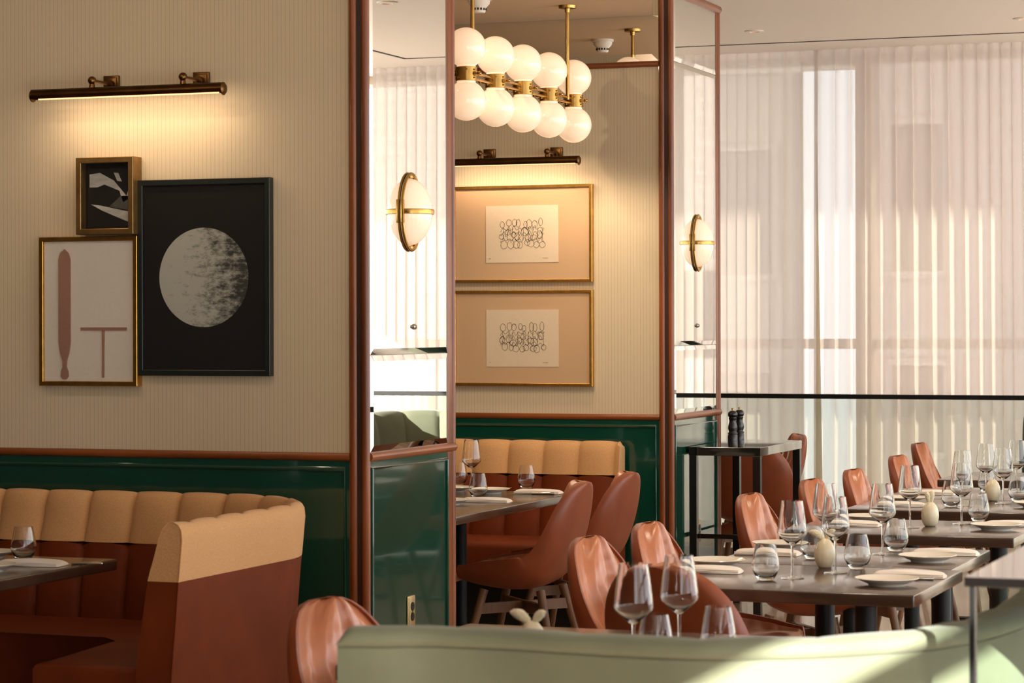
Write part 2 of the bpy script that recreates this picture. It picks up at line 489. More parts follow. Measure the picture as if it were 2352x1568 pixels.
def partition(n, y0, y1, zr, mirror_back, label_side):
    core = struct('wall_' + n, MB().box(XL, XC, y0 + .004, y1 - .004, 0, ZT), 'paper_wall', smooth=False)
    # wallpaper faces belong to the core; below the rail a green wainscot on both faces and the end
    wn = MB()
    for ya, yb in ((y0 - .004, y0 + .006), (y1 - .006, y1 + .004)):
        wn.box(XL, XC - .02, ya, yb, 0, zr)
    wn.box(XC - .01, XC + .006, y0 + .01, y1 - .01, 0, zr)
    obj('wainscot', wn, 'green', core, smooth=False)
    mo = MB()
    rr = .009
    for yy, sg in ((y0 - .006, -1), (y1 + .006, 1)):
        z1 = zr - .045
        mo.tube([(XL + .1, yy, z1), (XC - .082, yy, z1), (XC - .082, yy, .2)], rr, 8)
    ya, yb = y0 + .035, y1 - .085
    mo.tube([(XC + .007, ya, .2), (XC + .007, ya, zr - .045), (XC + .007, yb, zr - .045), (XC + .007, yb, .2)], rr, 8)
    obj('panel_moulding', mo, 'green', core)
    ra = MB()
    for yy in (y0 - .002, y1 + .002): ra.cyl((XL, yy, zr), (XC - .062, yy, zr), .0155, n=14)
    obj('chair_rail', ra, 'wood_x', core)
    re = MB(); re.cyl((XC + .004, y0 + .012, zr), (XC + .004, y1 - .004, zr), .018, n=14)
    re.cyl((XC + .004, y0 + .012, ZT - .02), (XC + .004, y1 - .004, ZT - .02), .022, n=14)
    obj('end_rail', re, 'wood_y', core)
    # corner posts: two round beads with a dark groove on the near side, stile + bead at the far side
    po = MB()
    for yy, sg in ((y0, -1), (y1, 1)):
        po.cyl((XC - .047, yy, 0), (XC - .047, yy, ZT), .0155, n=14)
        po.cyl((XC - .003, yy + (.006 if sg < 0 else -.006), 0), (XC - .003, yy + (.006 if sg < 0 else -.006), ZT), .0165, n=14)
    po.box(XC - .004, XC + .008, y1 - .075, y1 - .012, 0, ZT, .003)
    po.box(XC - .064, XC - .058, y0 - .006, y0 + .01, 0, ZT)
    obj('corner_post', po, 'wood', core)
    gr = MB()
    gr.box(XC - .060, XC - .004, y0 - .0065, y0 + .008, 0, ZT)
    gr.box(XC - .060, XC - .004, y1 - .008, y1 + .0065, 0, ZT)
    obj('post_groove', gr, 'groove', core, smooth=False)
    # upper rail below the frieze mirror
    ur = MB()
    for yy in (y0 - .002, y1 + .002): ur.cyl((XL, yy, 2.893), (XC - .062, yy, 2.893), .0155, n=14)
    obj('frieze_rail', ur, 'wood_x', core)
    return core


partition('left', YA0, YA1, 1.058, True, 'left')
partition('middle', YB0, YB1, 1.066, False, 'middle')
# lowered warm ceiling over the booths
for i, (a, c) in enumerate(((YA1 + .004, YB0 - .004), (4.6, YA0 - .004))):
    struct('ceiling_%d' % (i + 2), MB().prism([(XL, a), (-3.61, a), (-3.61, c - .75), (-3.845, c), (XL, c)], ZS, ZC), 'tan_ceiling', smooth=False)


def bevel_pane(x, ya, yb, z0, z1, bw=.022, bd=.004):
    """slab facing +X with a chamfered front edge"""
    mb = MB(); bm = mb.bm
    def ring(xx, ins): return [bm.verts.new((xx, y, z)) for y, z in ((ya + ins, z0 + ins), (yb - ins, z0 + ins), (yb - ins, z1 - ins), (ya + ins, z1 - ins))]
    A = ring(x - .004, 0); B = ring(x, 0); Cc = ring(x + bd, bw)
    bm.faces.new(A[::-1]); bm.faces.new(Cc)
    for P_, Q_ in ((A, B), (B, Cc)):
        for i in range(4): bm.faces.new((P_[i], P_[(i + 1) % 4], Q_[(i + 1) % 4], Q_[i]))
    return mb


for y0, y1, zr, nm in ((YA0, YA1, 1.058, 'left'), (YB0, YB1, 1.066, 'middle')):
    ya, yb = y0 + .024, y1 - .075
    for z0, z1, part_ in ((zr + .018, 1.434, 'low mirror pane just above the rail'), (1.437, 2.905, 'tall mirror pane behind the wall sconce'), (2.908, ZT - .04, 'top mirror pane under the wooden cap')):
        if nm == 'left' and z0 > 2.9:
            pass
        o = obj('mirror_pane', bevel_pane(XC + .007, ya, yb, z0, z1), 'mirror', smooth=False)
        tag(o, '%s of the %s wooden pillar' % (part_, 'nearer, wider' if nm == 'left' else 'farther, slimmer'), 'mirror', 'mirror panes on the partition ends')
        if z0 > 1.4 and z0 < 2:
            bt = MB(); bt.lathe([(0, 0), (.011, 0), (.011, .006), (.007, .009), (.007, .014), (.0, .014)], (XC + .0105, y0 + .44, 1.54), 16, 'X')
            obj('fixing_bolt', bt, 'steel', o)


def frieze_mirror(y, sgn, x1, label):
    mb = MB(); bm = mb.bm
    x0 = XL + .02; z0, z1 = 2.909, ZS - .0004; bw = .035
    def ring(yy, ins): return [bm.verts.new((x, yy, z)) for x, z in ((x0 + ins, z0 + ins), (x1 - ins, z0 + ins), (x1 - ins, z1), (x0 + ins, z1))]
    A = ring(y - sgn * .004, 0); B = ring(y, 0); Cc = ring(y + sgn * .004, bw)
    bm.faces.new(A); bm.faces.new(Cc)
    for P_, Q_ in ((A, B), (B, Cc)):
        for i in range(4): bm.faces.new((P_[i], P_[(i + 1) % 4], Q_[(i + 1) % 4], Q_[i]))
    tag(obj('frieze_mirror', mb, 'mirror', smooth=False), label, 'mirror', 'frieze mirrors')


frieze_mirror(YB0 - .001, -1, XC - .066, 'long mirror strip above the wallpaper behind the globe chandelier')
frieze_mirror(YA1 + .001, 1, XC - .066, 'mirror strip facing the globe chandelier, seen only as a reflection')


# ------------------------------------------------------------------ sconces, outlets
def sconce(y, z, label):
    t = thing('wall_sconce', label, 'wall lamp', (XC + .0115, y, z), 0, 'oval sconces on the mirrors')
    g = MB()
    def fn(u, v):
        a = -PI / 2 + PI * u; b_ = -PI / 2 + PI * v
        k = 1 + .006 * math.cos(a * 30)
        return Vector((.086 * math.cos(a) * math.cos(b_) * k, .088 * math.sin(a) * math.cos(b_) * k, .128 * math.sin(b_)))
    g.grid(fn, 49, 25)
    bmesh.ops.remove_doubles(g.bm, verts=g.bm.verts[:], dist=1e-5)
    obj('glass_shade', g, 'opal_sconce', t)
    r = MB()
    def ringpt(a, s): return Vector((.006, .094 * math.cos(a) * s, .146 * math.sin(a) * s))
    N = 48
    for k in range(N):
        pass
    def band(u, v):
        a = 2 * PI * u; ph = 2 * PI * v
        s = 1 + (.006 / .12) * math.cos(ph)
        p = ringpt(a, s); p.x = .0065 + .0065 * math.sin(ph)
        return p
    r.grid(band, 48, 8, True, True)
    for zz in (.137, -.137):                      # the hole plates at the tips
        r.box(.001, .010, -.016, .016, zz - .008, zz + .008, .003)
    obj('vertical_ring', r, 'brass', t)
    h = MB()
    def hb(u, v):
        a = -PI / 2 + PI * u; ph = 2 * PI * v
        s = .0925 + .0035 * math.cos(ph)
        return Vector((s * math.cos(a) * .98, s * math.sin(a), .010 * (1 if math.sin(ph) > 0 else -1) * abs(math.sin(ph)) ** .5))
    h.grid(hb, 33, 8, False, True)
    obj('horizontal_band', h, 'brass', t)
    c = MB()
    c.box(.002, .015, -.100, -.088, -.045, .045, .002)
    obj('joint_plate', c, 'brass', t)
    return t


sconce(YA0 + .40, 1.981, 'lit oval opal sconce with brass bands on the nearer mirror pillar')
sconce(YB0 + .445, 1.979, 'lit oval opal sconce with brass bands on the farther mirror pillar')


def outlet(y, label):
    t = thing('wall_outlet', label, 'outlet', (XC + .0065, y, .446), 0, 'outlets on the green panels')
    p = MB(); p.box(0, .006, -.036, .036, -.060, .060, .003); p.box(.005, .009, -.030, .030, -.054, .054, .002)
    obj('cover_plate', p, 'outlet_brass', t)
    for zz in (.0195, -.0195):
        s_ = MB(); s_.lathe([(0, 0), (.0168, 0), (.0160, .003), (0, .003)], (.0088, 0, zz), 24, 'X')
        so = obj('socket', s_, 'socket', t)
        d = MB()
        d.box(.0116, .0124, -.0075, -.0055, zz + .001, zz + .009); d.box(.0116, .0124, .0050, .0072, zz + .001, zz + .008)
        obj('socket_slots', d, 'steel', so)
    s_ = MB(); s_.lathe([(0, 0), (.003, 0), (.002, .0015), (0, .002)], (.009, 0, 0), 12, 'X')
    obj('cover_screw', s_, 'bronze', t)


outlet(YA0 + .405, 'brass outlet plate with black sockets on the big teal panel of the nearer pillar')
outlet(YB0 + .46, 'brass outlet plate behind the black service console on the farther pillar')


# ------------------------------------------------------------------ pictures and picture lights
def bar_frame(mb, x0, x1, z0, z1, wd, y0, y1, bev=.002):
    """mitred frame in the XZ plane, front at y0 (towards camera), back at y1"""
    bm = mb.bm
    def ring(ins, y): return [bm.verts.new((x, y, z)) for x, z in ((x0 + ins, z0 + ins), (x1 - ins, z0 + ins), (x1 - ins, z1 - ins), (x0 + ins, z1 - ins))]
    rs = [ring(0, y1), ring(0, y0 + bev), ring(bev, y0), ring(wd - bev, y0), ring(wd, y0 + bev), ring(wd, y1)]
    for A, B in zip(rs, rs[1:] + rs[:1]):
        for i in range(4): bm.faces.new((A[i], A[(i + 1) % 4], B[(i + 1) % 4], B[i]))
    return mb


def picture(name, label, x0, x1, z0, z1, yw, depth, wd, frame_mat, sheet_mat, sheet_back=.006, group=None):
    cx, cz = (x0 + x1) / 2, (z0 + z1) / 2
    t = thing(name, label, 'picture', (cx, yw, cz), 0, group)
    hw, hh = (x1 - x0) / 2, (z1 - z0) / 2
    f = MB(); bar_frame(f, -hw, hw, -hh, hh, wd, -depth, -.001)
    obj('frame', f, frame_mat, t, smooth=False)
    s_ = MB(); s_.box(-hw + wd * .6, hw - wd * .6, -sheet_back - .004, -sheet_back, -hh + wd * .6, hh - wd * .6)
    sh = obj('print_sheet', s_, sheet_mat, t, smooth=False); sh.location.y = -(depth - .022)
    g = MB(); g.box(-hw + wd * .8, hw - wd * .8, -depth + .003, -depth + .005, -hh + wd * .8, hh - wd * .8)
    obj('glazing', g, 'art_glass', t, smooth=False)
    return t, sh, hw, hh


YPA = YA0 + .002
# black framed disc
t, sh, hw, hh = picture('framed_print', 'large black framed print of a pale speckled disc', -4.680, -4.122, 1.357, 2.101, YPA, .034, .022, 'black_frame', 'black_print')
m, nt, out = node_mat('speckled_disc_print')
b = nt.nodes.new('ShaderNodeBsdfPrincipled'); nt.links.new(b.outputs[0], out.inputs[0]); b.inputs['Roughness'].default_value = .7
tc = nt.nodes.new('ShaderNodeTexCoord'); mp = nt.nodes.new('ShaderNodeMapping'); mp.inputs['Scale'].default_value = (1, 1, 2.2)
nt.links.new(tc.outputs['Object'], mp.inputs['Vector'])
n1 = nt.nodes.new('ShaderNodeTexNoise'); n1.inputs['Scale'].default_value = 16; n1.inputs['Detail'].default_value = 12; n1.inputs['Roughness'].default_value = .78
nt.links.new(mp.outputs[0], n1.inputs['Vector'])
sx_ = nt.nodes.new('ShaderNodeSeparateXYZ'); nt.links.new(tc.outputs['Object'], sx_.inputs[0])
k = math_node('ADD', n1.outputs['Fac'], math_node('MULTIPLY', sx_.outputs['X'], -.75))
rp = nt.nodes.new('ShaderNodeValToRGB'); rp.color_ramp.elements[0].position = .36; rp.color_ramp.elements[1].position = .52
rp.color_ramp.elements[0].color = (*lin((58, 60, 54)), 1); rp.color_ramp.elements[1].color = (*lin((190, 190, 178)), 1)
nt.links.new(k, rp.inputs[0]); nt.links.new(rp.outputs[0], b.inputs['Base Color'])
d = MB(); d.lathe([(0, 0), (.188, 0), (.188, .0006), (0, .0006)], (0, 0, 0), 64, 'Y')
o = obj('disc_motif', d, m, sh); o.location = (-.002, -.0112, 0)
# small deep gold frame with a black and white photograph
t, sh, hw, hh = picture('framed_photo', 'small deep gold frame with black and white photograph of draped shapes', -4.926, -4.678, 1.896, 2.191, YPA, .070, .022, 'old_gold', 'black_print'); sh.location.y = -.02
li = MB(); bar_frame(li, -hw + .02, hw - .02, -hh + .02, hh - .02, .014, -.030, -.004)
obj('inner_lip', li, 'gold', t, smooth=False)
for k_, (mt, poly) in enumerate((('grey_print', [(-.085, .085), (-.04, .09), (.02, .06), (.075, -.0), (.082, .02), (.085, -.01), (.06, -.025), (.045, .02), (-.02, .045), (-.05, .035), (-.085, .035)]),
                                 ('grey_print', [(-.08, -.03), (-.04, -.035), (.085, -.06), (.085, -.1), (.02, -.075), (-.03, -.055)]),
                                 ('dim_grey_print', [(.0, -.04), (.05, .0), (.085, .0), (.085, -.055)]),
                                 ('grey_print', [(.02, .09), (.04, .088), (.055, .055), (.035, .058)]))):
    mo = MB(); mo.prism(poly, -.0115, -.0108, 'Y'); obj('photo_motif', mo, mt, sh, smooth=False)
# gold frame with paddle and T shape
t, sh, hw, hh = picture('framed_print', 'gold box frame with dusty rose paddle and T shape on white', -5.107, -4.679, 1.316, 1.890, YPA, .040, .018, 'gold', 'white_board')
pd = MB()
pp = []
for xx, zz in ((-.0, .24), (.018, .225), (.026, .20), (.026, -.12), (.020, -.16), (.010, -.19), (.009, -.215), (.016, -.232), (.017, -.25), (.008, -.262)):
    pp.append((xx, zz))
full = pp + [(-x, z) for x, z in pp[::-1] if x > 0.001]
pd.prism([(x - .105, z) for x, z in full], -.016, -.0102, 'Y')
pd.prism([(x, z) for x, z in ((-.035, -.062), (.165, -.062), (.165, -.074), (.069, -.074), (.067, -.255), (.059, -.255), (.058, -.074), (-.035, -.074))], -.014, -.0102, 'Y')
obj('print_motif', pd, 'rose_print', sh, smooth=False)


def scribble(seed, sheet, w_, h_, y):
    rnd = random.Random(seed); mb = MB()
    def stroke(pts, r=.0008): mb.tube([(x, y, z) for x, z in pts], r, 4)
    def loop(cx, cz, rx, rz, turns=1.15, ph=0):
        n = int(18 * turns)
        stroke([(cx + rx * math.cos(ph + 2 * PI * i / 18) * (1 + .12 * math.sin(3 * i + ph)), cz + rz * math.sin(ph + 2 * PI * i / 18) * (1 + .1 * math.cos(2 * i))) for i in range(n)])
    nL = 8
    for i in range(nL):
        fx = -w_ / 2 + w_ * (i + .3 + .4 * rnd.random()) / nL
        loop(fx, h_ * (.42 + .12 * rnd.random()), .010 + .006 * rnd.random(), .015 + .010 * rnd.random(), 1 + rnd.random() * .6, rnd.random() * 6)
        loop(fx + .01, -h_ * (.36 + .14 * rnd.random()), .012 + .008 * rnd.random(), .014 + .010 * rnd.random(), 1 + rnd.random() * .6, rnd.random() * 6)
        loop(fx - .005, h_ * (rnd.random() * .5 - .25), .012 + .008 * rnd.random(), .012 + .01 * rnd.random(), 1 + rnd.random() * .9, rnd.random() * 6)
    for zz in (.24, -.26, .02):
        stroke([(-w_ / 2 + w_ * i / 40, h_ * zz + .011 * math.sin(i * 1.3 + seed) + .014 * (rnd.random() - .5)) for i in range(41)])
    for i in range(9):
        xx = -w_ / 2 + w_ * (i + .5) / 9 + .01 * rnd.random()
        stroke([(xx + .006 * (rnd.random() - .5), h_ * (.3 - .6 * q / 5)) for q in range(6)])
    o = obj('ink_drawing', mb, 'ink', sheet)
    sg = MB(); s2 = MB()
    sg.tube([(.115 + .03 * i / 12, y, -.128 + .004 * math.sin(i * 2.1)) for i in range(13)], .0005, 4)
    s2.tube([(-.185 + .01 * i / 5, y, -.128 + .003 * math.sin(i * 2.4)) for i in range(6)], .0005, 4)
    obj('signature', sg, 'pencil', sheet); obj('edition_mark', s2, 'pencil', sheet)


for (z0, z1, seed, lab) in ((1.769, 2.279, 4, 'upper of two gold framed ink scribble drawings behind the chandelier'), (1.224, 1.728, 11, 'lower of two gold framed ink scribble drawings above the middle booth')):
    t, sh, hw, hh = picture('framed_drawing', lab, -4.945, -4.165, z0, z1, YB0 + .002, .036, .016, 'gold', 'mat_board', group='framed ink drawings')
    p = MB(); p.box(-.2025, .2025, -.013, -.0102, -.15, .15); q = obj('paper', p, 'paper', t, smooth=False); q.location.y = sh.location.y
    scribble(seed, q, .245, .115, -.0136)


def picture_light(x0, x1, ztube, yw, brackets, label, energy):
    cx = (x0 + x1) / 2; hw = (x1 - x0) / 2
    t = thing('picture_light', label, 'picture light', (cx, yw, ztube), 0, 'bronze picture lights')
    tb = MB(); yt = -.16
    # half-open tube: outer shell open downward/backward
    def tf(u, v):
        a = R(-35) + R(250) * v
        return Vector((-hw + 2 * hw * u, yt - .024 * math.cos(a), .024 * math.sin(a)))
    tb.grid(tf, 2, 24)
    bmesh.ops.solidify(tb.bm, geom=tb.bm.faces[:], thickness=.002)
    obj('tube', tb, 'bronze', t)
    for s_ in (-1, 1):
        c = MB(); c.lathe([(0, 0), (.024, 0), (.0245, .004), (.018, .010), (0, .0115)], (0, 0, 0), 24, 'X')
        if s_ < 0:
            for v in c.bm.verts: v.co.x = -v.co.x
        for v in c.bm.verts: v.co += Vector((s_ * hw, yt, 0))
        obj('end_cap', c, 'bronze', t)
    ls = MB(); ls.box(-hw + .02, hw - .02, yt + .002, yt + .010, -.016, -.010)
    obj('lamp_strip', ls, 'tube_lamp', t)
    for bx in brackets:
        q = MB(); q.box(bx - .034, bx + .034, -.012, 0, .020, .082, .003); q.box(bx - .026, bx + .026, -.018, -.011, .028, .074, .003)
        bk = obj('wall_plate', q, 'bronze', t)
        a = MB(); a.lathe([(0, 0), (.018, 0), (.018, .006), (.012, .010), (.012, .018), (0, .018)], (bx, -.036, .048), 20, 'Y')
        a.cyl((bx, -.03, .048), (bx - .0, yt + .02, .050), .0065, n=10)
        a.sphere((bx, yt + .004, .050), .0165, n=16, m=10)
        a.cyl((bx, yt + .004, .036), (bx, yt + .004, .02), .010, .012, n=12)
        obj('swivel_arm', a, 'bronze', bk)
    ld = lamp('picture_lamp', 'AREA', (cx, yw - .155, ztube - .03), energy, (1.0, .74, .52), (0, .45, -.9), shape='RECTANGLE', size=2 * hw * .9, size_y=.02)
    return t


# left light is nearer the camera than its wall, so its tube is shortened to keep its place
picture_light(-5.055, -4.250, 2.425, YA0, (-.15, .235), 'long bronze picture light on the left wall above three frames', 1.5)
picture_light(-4.98, -4.195, 2.394, YB0, (-.155, .22), 'bronze picture light partly hidden behind the globe chandelier', 1.8)


# ------------------------------------------------------------------ chandelier
def chandelier():
    xs = -4.12; ys = [10.56 + .372 * i for i in range(5)]
    zc = 2.672; yc = ys[2]
    t = thing('globe_chandelier', 'brass chandelier with two rows of lit opal globes over the middle booth', 'chandelier', (xs, yc, zc))
    for y in ys:
        dy = y - yc
        col = MB(); col.lathe([(0, -.032), (.046, -.032), (.048, -.030), (.048, .030), (.046, .032), (0, .032)], (0, dy, 0), 32)
        c = obj('collar', col, 'brass', t)
        kn = MB()
        for sx in (-1, 1):
            kn.cyl((sx * .044, dy - .015, 0), (sx * .062, dy - .015, 0), .011, .008, 10)
            kn.sphere((sx * .070, dy - .015, 0), .0095, n=12, m=8)
            for zz in (-.018, 0, .018): kn.sphere((sx * .0475, dy - .018, zz), .004, n=8, m=6)
        kn.cyl((.02, dy - .044, .018), (.02, dy - .05, .018), .004, n=8)
        kn.cyl((-.02, dy - .044, -.018), (-.02, dy - .05, -.018), .004, n=8)
        obj('collar_knobs', kn, 'brass', c)
        for sg in (1, -1):
            g = MB(); r = .0905; zz = .119 * sg
            pr = []
            for i in range(25):
                a = PI * i / 24
                pr.append((r * math.sin(a), -r * math.cos(a)))
            pr[0] = (0, -r); pr[-1] = (0, r)
            g.lathe(pr, (0, dy, zz), 40)
            g.lathe([(.043, min(sg * .026, sg * .042)), (.043, max(sg * .026, sg * .042))], (0, dy, 0), 24)
            obj('globe', g, 'opal', t)
    b_ = MB()
    for zz in (-.012, .012): b_.cyl((0, ys[0] - yc - .05, zz), (0, ys[-1] - yc + .05, zz), .006, n=10)
    obj('cross_bar', b_, 'brass', t)
    for y in (10.64, 11.955):
        p = MB(); p.cyl((0, y - yc, .0), (0, y - yc, ZS - zc - .01), .0095, n=14)
        po = obj('pole', p, 'brass', t)
        cn = MB(); cn.lathe([(0, ZS - zc - .018), (.012, ZS - zc - .034), (.014, ZS - zc - .016), (.044, ZS - zc - .014), (.046, ZS - zc - .001), (0, ZS - zc - .001)], (0, y - yc, 0), 28)
        obj('canopy', cn, 'brass', po)
    for y in ys[::2]:
        lamp('globe_glow', 'SPOT', (xs, y, zc - .25), 14.0, (1.0, .78, .56), (0, 0, -1), spot_size=R(165), spot_blend=.6, shadow_soft_size=.06)
    return t


chandelier()
# smoke detector and ceiling speaker in the booth ceiling
t = thing('smoke_detector', 'white smoke detector on the booth ceiling, seen in the mirror strip', 'smoke detector', (-4.43, 11.53, ZS))
s_ = MB(); s_.lathe([(0, -.072), (.028, -.072), (.034, -.060), (.036, -.045), (.052, -.028), (.054, -.012), (.062, -.012), (.062, 0), (0, 0)], n=28); obj('housing', s_, 'plastic', t)
s_ = MB()
for i in range(14):
    a = 2 * PI * i / 14
    s_.box(.0335 * math.cos(a) - .004, .0335 * math.cos(a) + .004, .0335 * math.sin(a) - .004, .0335 * math.sin(a) + .004, -.060, -.049)
obj('vent_slots', s_, 'socket', t)
for i, (x, y, lab) in enumerate(((-4.141, 15.68, 'recessed downlight in the white ceiling beside the farther pillar'), (-2.429, 15.64, 'recessed downlight in the white ceiling at the right edge'), (-1.71, 13.5, 'recessed downlight reflected at the top of the nearer pillar mirror'))):
    t = thing('downlight', lab, 'downlight', (x, y, ZC), 0, 'recessed ceiling downlights')
    r = MB(); r.lathe([(.030, -.004), (.032, -.009), (.060, -.005), (.062, 0), (.030, 0)], n=32); obj('trim_ring', r, 'plastic', t)
    c = MB(); c.lathe([(0, -.004), (.031, -.004), (.031, -.001), (0, -.001)], n=24); obj('lamp', c, 'cap', t)


# ------------------------------------------------------------------ banquettes
def resample(pts, step):
    pts = [Vector((p[0], p[1])) for p in pts]
    d = [0]
    for a, c in zip(pts, pts[1:]): d.append(d[-1] + (c - a).length)
    n = max(2, round(d[-1] / step)); outp = []
    j = 0
    for i in range(n + 1):
        s = d[-1] * i / n
        while j < len(d) - 2 and d[j + 1] < s: j += 1
        f = (s - d[j]) / (d[j + 1] - d[j])
        outp.append(pts[j].lerp(pts[j + 1], f))
    return outp, d[-1]


def smooth_path(ctrl, n=12):
    P = [Vector(p) for p in ctrl]; outp = []
    for i in range(len(P) - 1):
        p0 = P[max(i - 1, 0)]; p1 = P[i]; p2 = P[i + 1]; p3 = P[min(i + 2, len(P) - 1)]
        for k in range(n):
            t = k / n
            outp.append(.5 * ((2 * p1) + (-p0 + p2) * t + (2 * p0 - 5 * p1 + 4 * p2 - p3) * t * t + (-p0 + 3 * p1 - 3 * p2 + p3) * t ** 3))
    outp.append(P[-1]); return outp


def sweep(path, side, prof, chan, s_off=0.0, per=14, depth=.034, pinch=.022, round_end=0.0):
    """prof: list of (offset, z, w) closed loop; w = how strongly channel bulge pushes offset; z lifts with w too.
    side=+1: interior on the left of travel, -1 on the right."""
    pts, L = resample(path, chan / per)
    n = len(pts); mb = MB(); rings = []
    for i, p in enumerate(pts):
        t = (pts[min(i + 1, n - 1)] - pts[max(i - 1, 0)]).normalized()
        nr = Vector((-t.y, t.x)) * side
        s = L * i / (n - 1) + s_off
        ph = (s / chan) % 1.0
        bul = (abs(math.sin(PI * ph))) ** .36
        ring = []
        e = min(L * i / (n - 1), L - L * i / (n - 1))
        er = 0 if round_end <= 0 or e > round_end else 1 - math.sqrt(max(0, 1 - (1 - e / round_end) ** 2))
        zt = max(q[1] for q in prof)
        for (o_, z, w_) in prof:
            oo = o_ + w_ * depth * (bul - 1) * 1.0
            zz = z - abs(w_) * pinch * (1 - bul) * (1 if z > zt - .12 else 0)
            if er > 0 and z > zt - round_end: zz = z - er * (round_end - (zt - z)) * 1.0
            q = p + nr * oo
            ring.append(mb.bm.verts.new((q.x, q.y, zz)))
        rings.append(ring)
    m_ = len(prof)
    for A, B in zip(rings, rings[1:]):
        for k in range(m_): mb.bm.faces.new((A[k], A[(k + 1) % m_], B[(k + 1) % m_], B[k]))
    mb.bm.faces.new(rings[0][::-1]); mb.bm.faces.new(rings[-1])
    return mb


def arc(cx, cy, r, a0, a1, n=14):
    return [(cx + r * math.cos(R(a0 + (a1 - a0) * i / n)), cy + r * math.sin(R(a0 + (a1 - a0) * i / n))) for i in range(n + 1)]


# left booth
t = thing('corner_banquette', 'corner booth bench with brown leather and tan fabric top, in the left booth', 'banquette', (0, 0, 0))
pathA = [(-7.4, 8.47)] + arc(-4.29, 7.93, .54, 90, 0) + [(-3.75, 7.125)]
topA = .925
upA = [(.012, .735, 0), (.006, .80, 0), (.0, .87, 0), (.003, .900, 0), (.014, .916, .1), (.032, .925, .4), (.052, .920, .8), (.070, .902, 1), (.083, .87, 1), (.096, .82, 1), (.112, .77, 1), (.122, .735, 1)]
loA = [(.072, .02, 0), (.05, .30, 0), (.028, .55, 0), (.013, .734, 0), (.121, .734, 1), (.133, .66, 1), (.15, .55, 1), (.165, .44, 1), (.17, .02, 0)]
obj('upper_backrest', sweep(pathA, -1, upA, .19, s_off=.082), 'fabric', t, angle=60)
obj('lower_backrest', sweep(pathA, -1, loA, .19, s_off=.082), 'booth_leather', t, angle=60)
s_ = MB()
s_.prism([(-7.3, 8.36), (-4.32, 8.36), (-4.05, 8.27), (-3.93, 8.1), (-3.90, 7.14), (-4.30, 7.14), (-4.30, 7.75), (-4.4, 7.84), (-7.3, 7.84)], .26, .455)
bmesh.ops.bevel(s_.bm, geom=[e for e in s_.bm.edges if all(v.co.z > .4 for v in e.verts)], offset=.03, segments=4, profile=.6, affect='EDGES')
obj('seat', s_, 'booth_leather', t)
s_ = MB(); s_.prism([(-7.3, 8.36), (-4.32, 8.36), (-3.93, 8.1), (-3.92, 7.2), (-4.22, 7.2), (-4.22, 7.95), (-7.3, 7.95)], 0, .26); obj('plinth', s_, 'black', t)
ub, lb = [o_ for o_ in children(t) if o_.name.startswith('upper')][0], [o_ for o_ in children(t) if o_.name.startswith('lower')][0]
obj('piping', MB().tube([(-3.748 - o_, 7.124, z) for o_, z in ((.013, .735), (.006, .8), (0, .87), (.003, .9), (.014, .916), (.032, .925), (.052, .920), (.07, .902))], .0022, 8), 'fabric', ub)
obj('piping', MB().tube([(-3.748 - o_, 7.124, z) for o_, z in ((.072, .03), (.05, .3), (.028, .55), (.013, .734))], .0026, 8), 'booth_leather', lb)
# middle booth
t = thing('wall_banquette', 'straight booth bench with tan fabric top under the framed ink drawings', 'banquette', (0, 0, 0))
pathB = [(-6.9, 12.46), (-3.985, 12.46)]
upB = [(.004, .772, 0), (.0, .90, 0), (.008, .928, .1), (.030, .946, .4), (.062, .946, .8), (.088, .930, 1), (.102, .895, 1), (.112, .84, 1), (.124, .772, 1)]
loB = [(.0, .02, 0), (.004, .771, 0), (.123, .771, 1), (.14, .66, 1), (.16, .55, 1), (.18, .44, 1), (.18, .02, 0)]
obj('upper_backrest', sweep(pathB, -1, upB, .194, s_off=.03, round_end=.03, per=12), 'fabric', t, angle=60)
obj('lower_backrest', sweep(pathB, -1, loB, .194, s_off=.03, per=12), 'booth_leather', t, angle=60)
s_ = MB(); s_.box(-6.9, -3.99, 11.86, 12.34, .26, .455, .03, 4); obj('seat', s_, 'booth_leather', t)
s_ = MB(); s_.box(-6.9, -4.0, 11.96, 12.34, 0, .26); obj('plinth', s_, 'black', t)
# foreground sage banquette (its back towards the camera)
t = thing('sage_banquette', 'curved sage green velvet bench back across the foreground', 'banquette', (0, 0, 0))
ctrl = [(-1.985, 4.40), (-1.9, 4.425), (-1.808, 4.462), (-1.671, 4.466), (-1.542, 4.452), (-1.399, 4.440), (-1.25, 4.452), (-1.103, 4.515), (-1.0, 4.60), (-0.92, 4.70), (-0.85, 4.85), (-0.80, 5.10), (-.79, 5.5), (-.82, 5.9)]
pathC = smooth_path(ctrl, 10)
upC = [(.012, .932, 0), (-.002, .937, .0), (-.008, .948, .25), (-.003, .962, .4), (.014, .969, .5), (.045, .970, .6), (.078, .966, .8), (.098, .950, 1), (.115, .90, 1), (.135, .80, 1), (.15, .70, 1), (.02, .70, 0)]
obj('backrest', sweep(pathC, 1, upC, .245, s_off=.02, per=14, depth=.016, pinch=.006, round_end=.03), 'sage', t, angle=70)
loC = [(.03, .02, 0), (.012, .60, 0), (.006, .9315, 0), (.018, .9315, 0), (.02, .699, 0), (.15, .699, .3), (.17, .56, .3), (.19, .44, .3), (.19, .02, 0)]
obj('outer_back', sweep(pathC, 1, loC, .245, s_off=.02, per=14, depth=.01, pinch=0), 'sage', t, angle=50)
s_ = sweep(pathC[:110], 1, [(.17, .25, 0), (.17, .45, 0), (.55, .46, 0), (.60, .44, 0), (.60, .25, 0)], .245, per=6, depth=0); obj('seat', s_, 'dark_green_leather', t)
